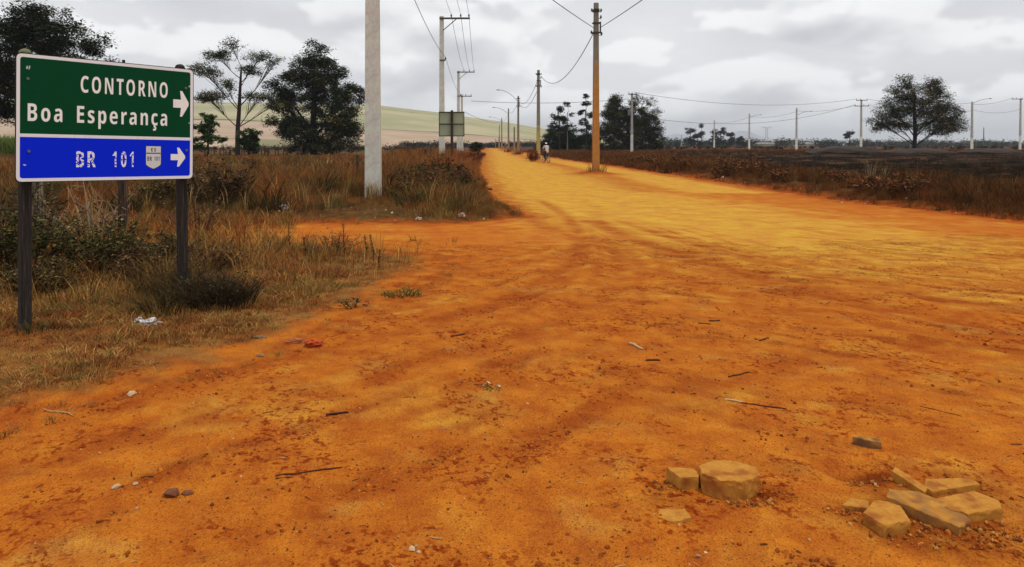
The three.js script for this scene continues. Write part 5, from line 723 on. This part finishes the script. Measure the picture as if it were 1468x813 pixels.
{
  const X = 2.93, D = 67, Y = gy(X, D), turn = .35;           // local -z is the way he rides
  const bike = thing('bicycle', 'dark bicycle under the rider on the dirt road', 'bicycle', [X, Y, -D], turn);
  const blk = std(0x141416, .6), rimM = std(0x9a9a9c, .35, { metalness: .8 }), fr = std(0x1d2430, .45, { metalness: .3 });
  for (const z of [-.52, .52]) { const w = mesh('wheel', new THREE.CylinderGeometry(.03, .03, .09, 10), rimM, bike); w.rotation.z = Math.PI / 2; w.position.set(0, .34, z); const ty = mesh('tyre', new THREE.TorusGeometry(.32, .024, 8, 36), blk, w); ty.rotation.x = Math.PI / 2; const ri = mesh('rim', new THREE.TorusGeometry(.29, .012, 6, 36), rimM, w); ri.rotation.x = Math.PI / 2; const s = new Soup(); for (let i = 0; i < 18; i++) { const a = i / 18 * 6.283; s.tube([V(0, 0, 0), V(Math.cos(a) * .29, 0, Math.sin(a) * .29)], [.003, .003], 3, [.4, .4, .4]); } mesh('spokes', s.geo(), vcMat(.4), w); }
  const bar = (n, a, b, r, m = fr) => { const c = new THREE.LineCurve3(V(...a), V(...b)); return mesh(n, new THREE.TubeGeometry(c, 1, r, 8), m, bike); };
  bar('seat_tube', [0, .30, .10], [0, .86, .22], .018); bar('top_tube', [0, .78, .2], [0, .82, -.36], .018); bar('down_tube', [0, .30, .10], [0, .76, -.38], .02); bar('head_tube', [0, .70, -.39], [0, .98, -.33], .02);
  for (const s of [-1, 1]) { bar('chain_stay', [.02 * s, .30, .10], [.05 * s, .34, .52], .011); bar('seat_stay', [.02 * s, .78, .2], [.05 * s, .34, .52], .01); bar('fork', [.03 * s, .70, -.39], [.05 * s, .34, -.52], .013); bar('grip', [.22 * s, 1.02, -.34], [.31 * s, 1.0, -.28], .018, blk); bar('crank', [.07 * s, .30, .10], [.09 * s, .30 + .16 * s, .10 - .04 * s], .012, rimM); const pd = mesh('pedal', new RoundedBoxGeometry(.09, .025, .08, 2, .006), blk, bike); pd.position.set(.135 * s, .30 + .16 * s, .10 - .04 * s); }
  bar('handlebar', [-.22, 1.02, -.34], [.22, 1.02, -.34], .013, rimM); const sd = mesh('saddle', new THREE.SphereGeometry(.1, 14, 10), blk, bike); sd.scale.set(.85, .38, 1.4); sd.position.set(0, .89, .22);
  const p = thing('person', 'person in white shirt, dark trousers and white cap riding away on a bicycle', 'person', [X, Y, -D], turn);
  const skin = std(0x5b3a28, .7), shirtM = std(0xb9b6b4, .85), trM = std(0x23242b, .9), capM = std(0xe3e1de, .85);
  const arm = s => [[.19 * s, 1.39, .02, .055, .27 * s, 1.16, -.12, .044], [.27 * s, 1.16, -.12, .042, .265 * s, 1.045, -.28, .032]], leg = s => { const fy = .32 + .16 * s, fz = .12 - .04 * s, ky = fy + .44 + (s < 0 ? .02 : -.02); return [[.09 * s, .94, .18, .095, .125 * s, ky, -.14, .065], [.125 * s, ky, -.14, .06, .125 * s, fy + .08, fz + .02, .042], [.125 * s, fy + .06, fz + .04, .04, .135 * s, fy + .035, fz - .14, .034]]; };
  const body = sdfGeo([[0, .95, .2, .13, 0, 1.12, .16, .12], [0, 1.12, .16, .12, 0, 1.34, .07, .13], [-.15, 1.38, .03, .07, .15, 1.38, .03, .07], [0, 1.42, .03, .055, 0, 1.50, .0, .05], [0, 1.55, -.02, .078, 0, 1.635, -.015, .082, .02], [0, 1.56, -.095, .016, 0, 1.585, -.085, .014, .02], [-.08, 1.58, -.01, .02, .08, 1.58, -.01, .02, .01], ...arm(1), ...arm(-1), ...leg(1), ...leg(-1)], [0, .98, 0], .86, 96);
  const hands = [-1, 1].map(s => { const b = [[.262 * s, 1.05, -.27, .03, .262 * s, 1.045, -.315, .034, .02]]; for (let i = 0; i < 4; i++) { const x = (.236 + .018 * i) * s, L = [.9, 1, .95, .8][i]; b.push([x, 1.052, -.33, .0095, x, 1.046, -.33 - .035 * L, .009, .006], [x, 1.046, -.33 - .035 * L, .009, x, 1.01, -.345, .0085, .004]); } b.push([.232 * s, 1.04, -.30, .011, .224 * s, 1.005, -.325, .0095, .006]); return sdfGeo(b, [.262 * s, 1.035, -.32], .1, 60); });
  mesh('body', mergeGeometries([body, ...hands]), skin, p);
  mesh('shirt', sdfGeo([[0, .94, .2, .15, 0, 1.12, .16, .138], [0, 1.12, .16, .138, 0, 1.34, .07, .148], [-.15, 1.38, .03, .083, .15, 1.38, .03, .083], ...[-1, 1].map(s => [.18 * s, 1.39, .02, .072, .245 * s, 1.23, -.07, .06])], [0, 1.16, .05], .42, 60), shirtM, p);
  mesh('trousers', sdfGeo([[-.05, .93, .19, .125, .05, .93, .19, .125], ...[-1, 1].flatMap(s => leg(s).slice(0, 2).map(b => [b[0], b[1], b[2], b[3] + .018, b[4], b[5], b[6], b[7] + .018]))], [0, .66, .08], .46, 64), trM, p);
  const cap = mesh('cap', new THREE.SphereGeometry(.093, 18, 12, 0, 6.2832, 0, 1.65), capM, p); cap.position.set(0, 1.632, -.012); const br = mesh('cap_brim', new THREE.CylinderGeometry(.075, .078, .012, 18, 1, false, Math.PI / 2, Math.PI), capM, cap); br.position.set(0, .0, -.06); br.rotation.set(.12, 0, 0); br.scale.z = 1.3;
  for (const s of [-1, 1]) { const e = mesh('eye', new THREE.SphereGeometry(.011, 8, 6), std(0x1a1512, .4), p); e.position.set(.03 * s, 1.595, -.09); const sh = mesh('shoe', new THREE.SphereGeometry(.05, 12, 8), blk, p); sh.scale.set(.95, .75, 2.4); sh.position.set(.13 * s, .365 + .16 * s, .12 - .04 * s - .05); }
}
scene.fog = new THREE.FogExp2(0xcdd3dc, .00017);
renderer.render(scene, camera);
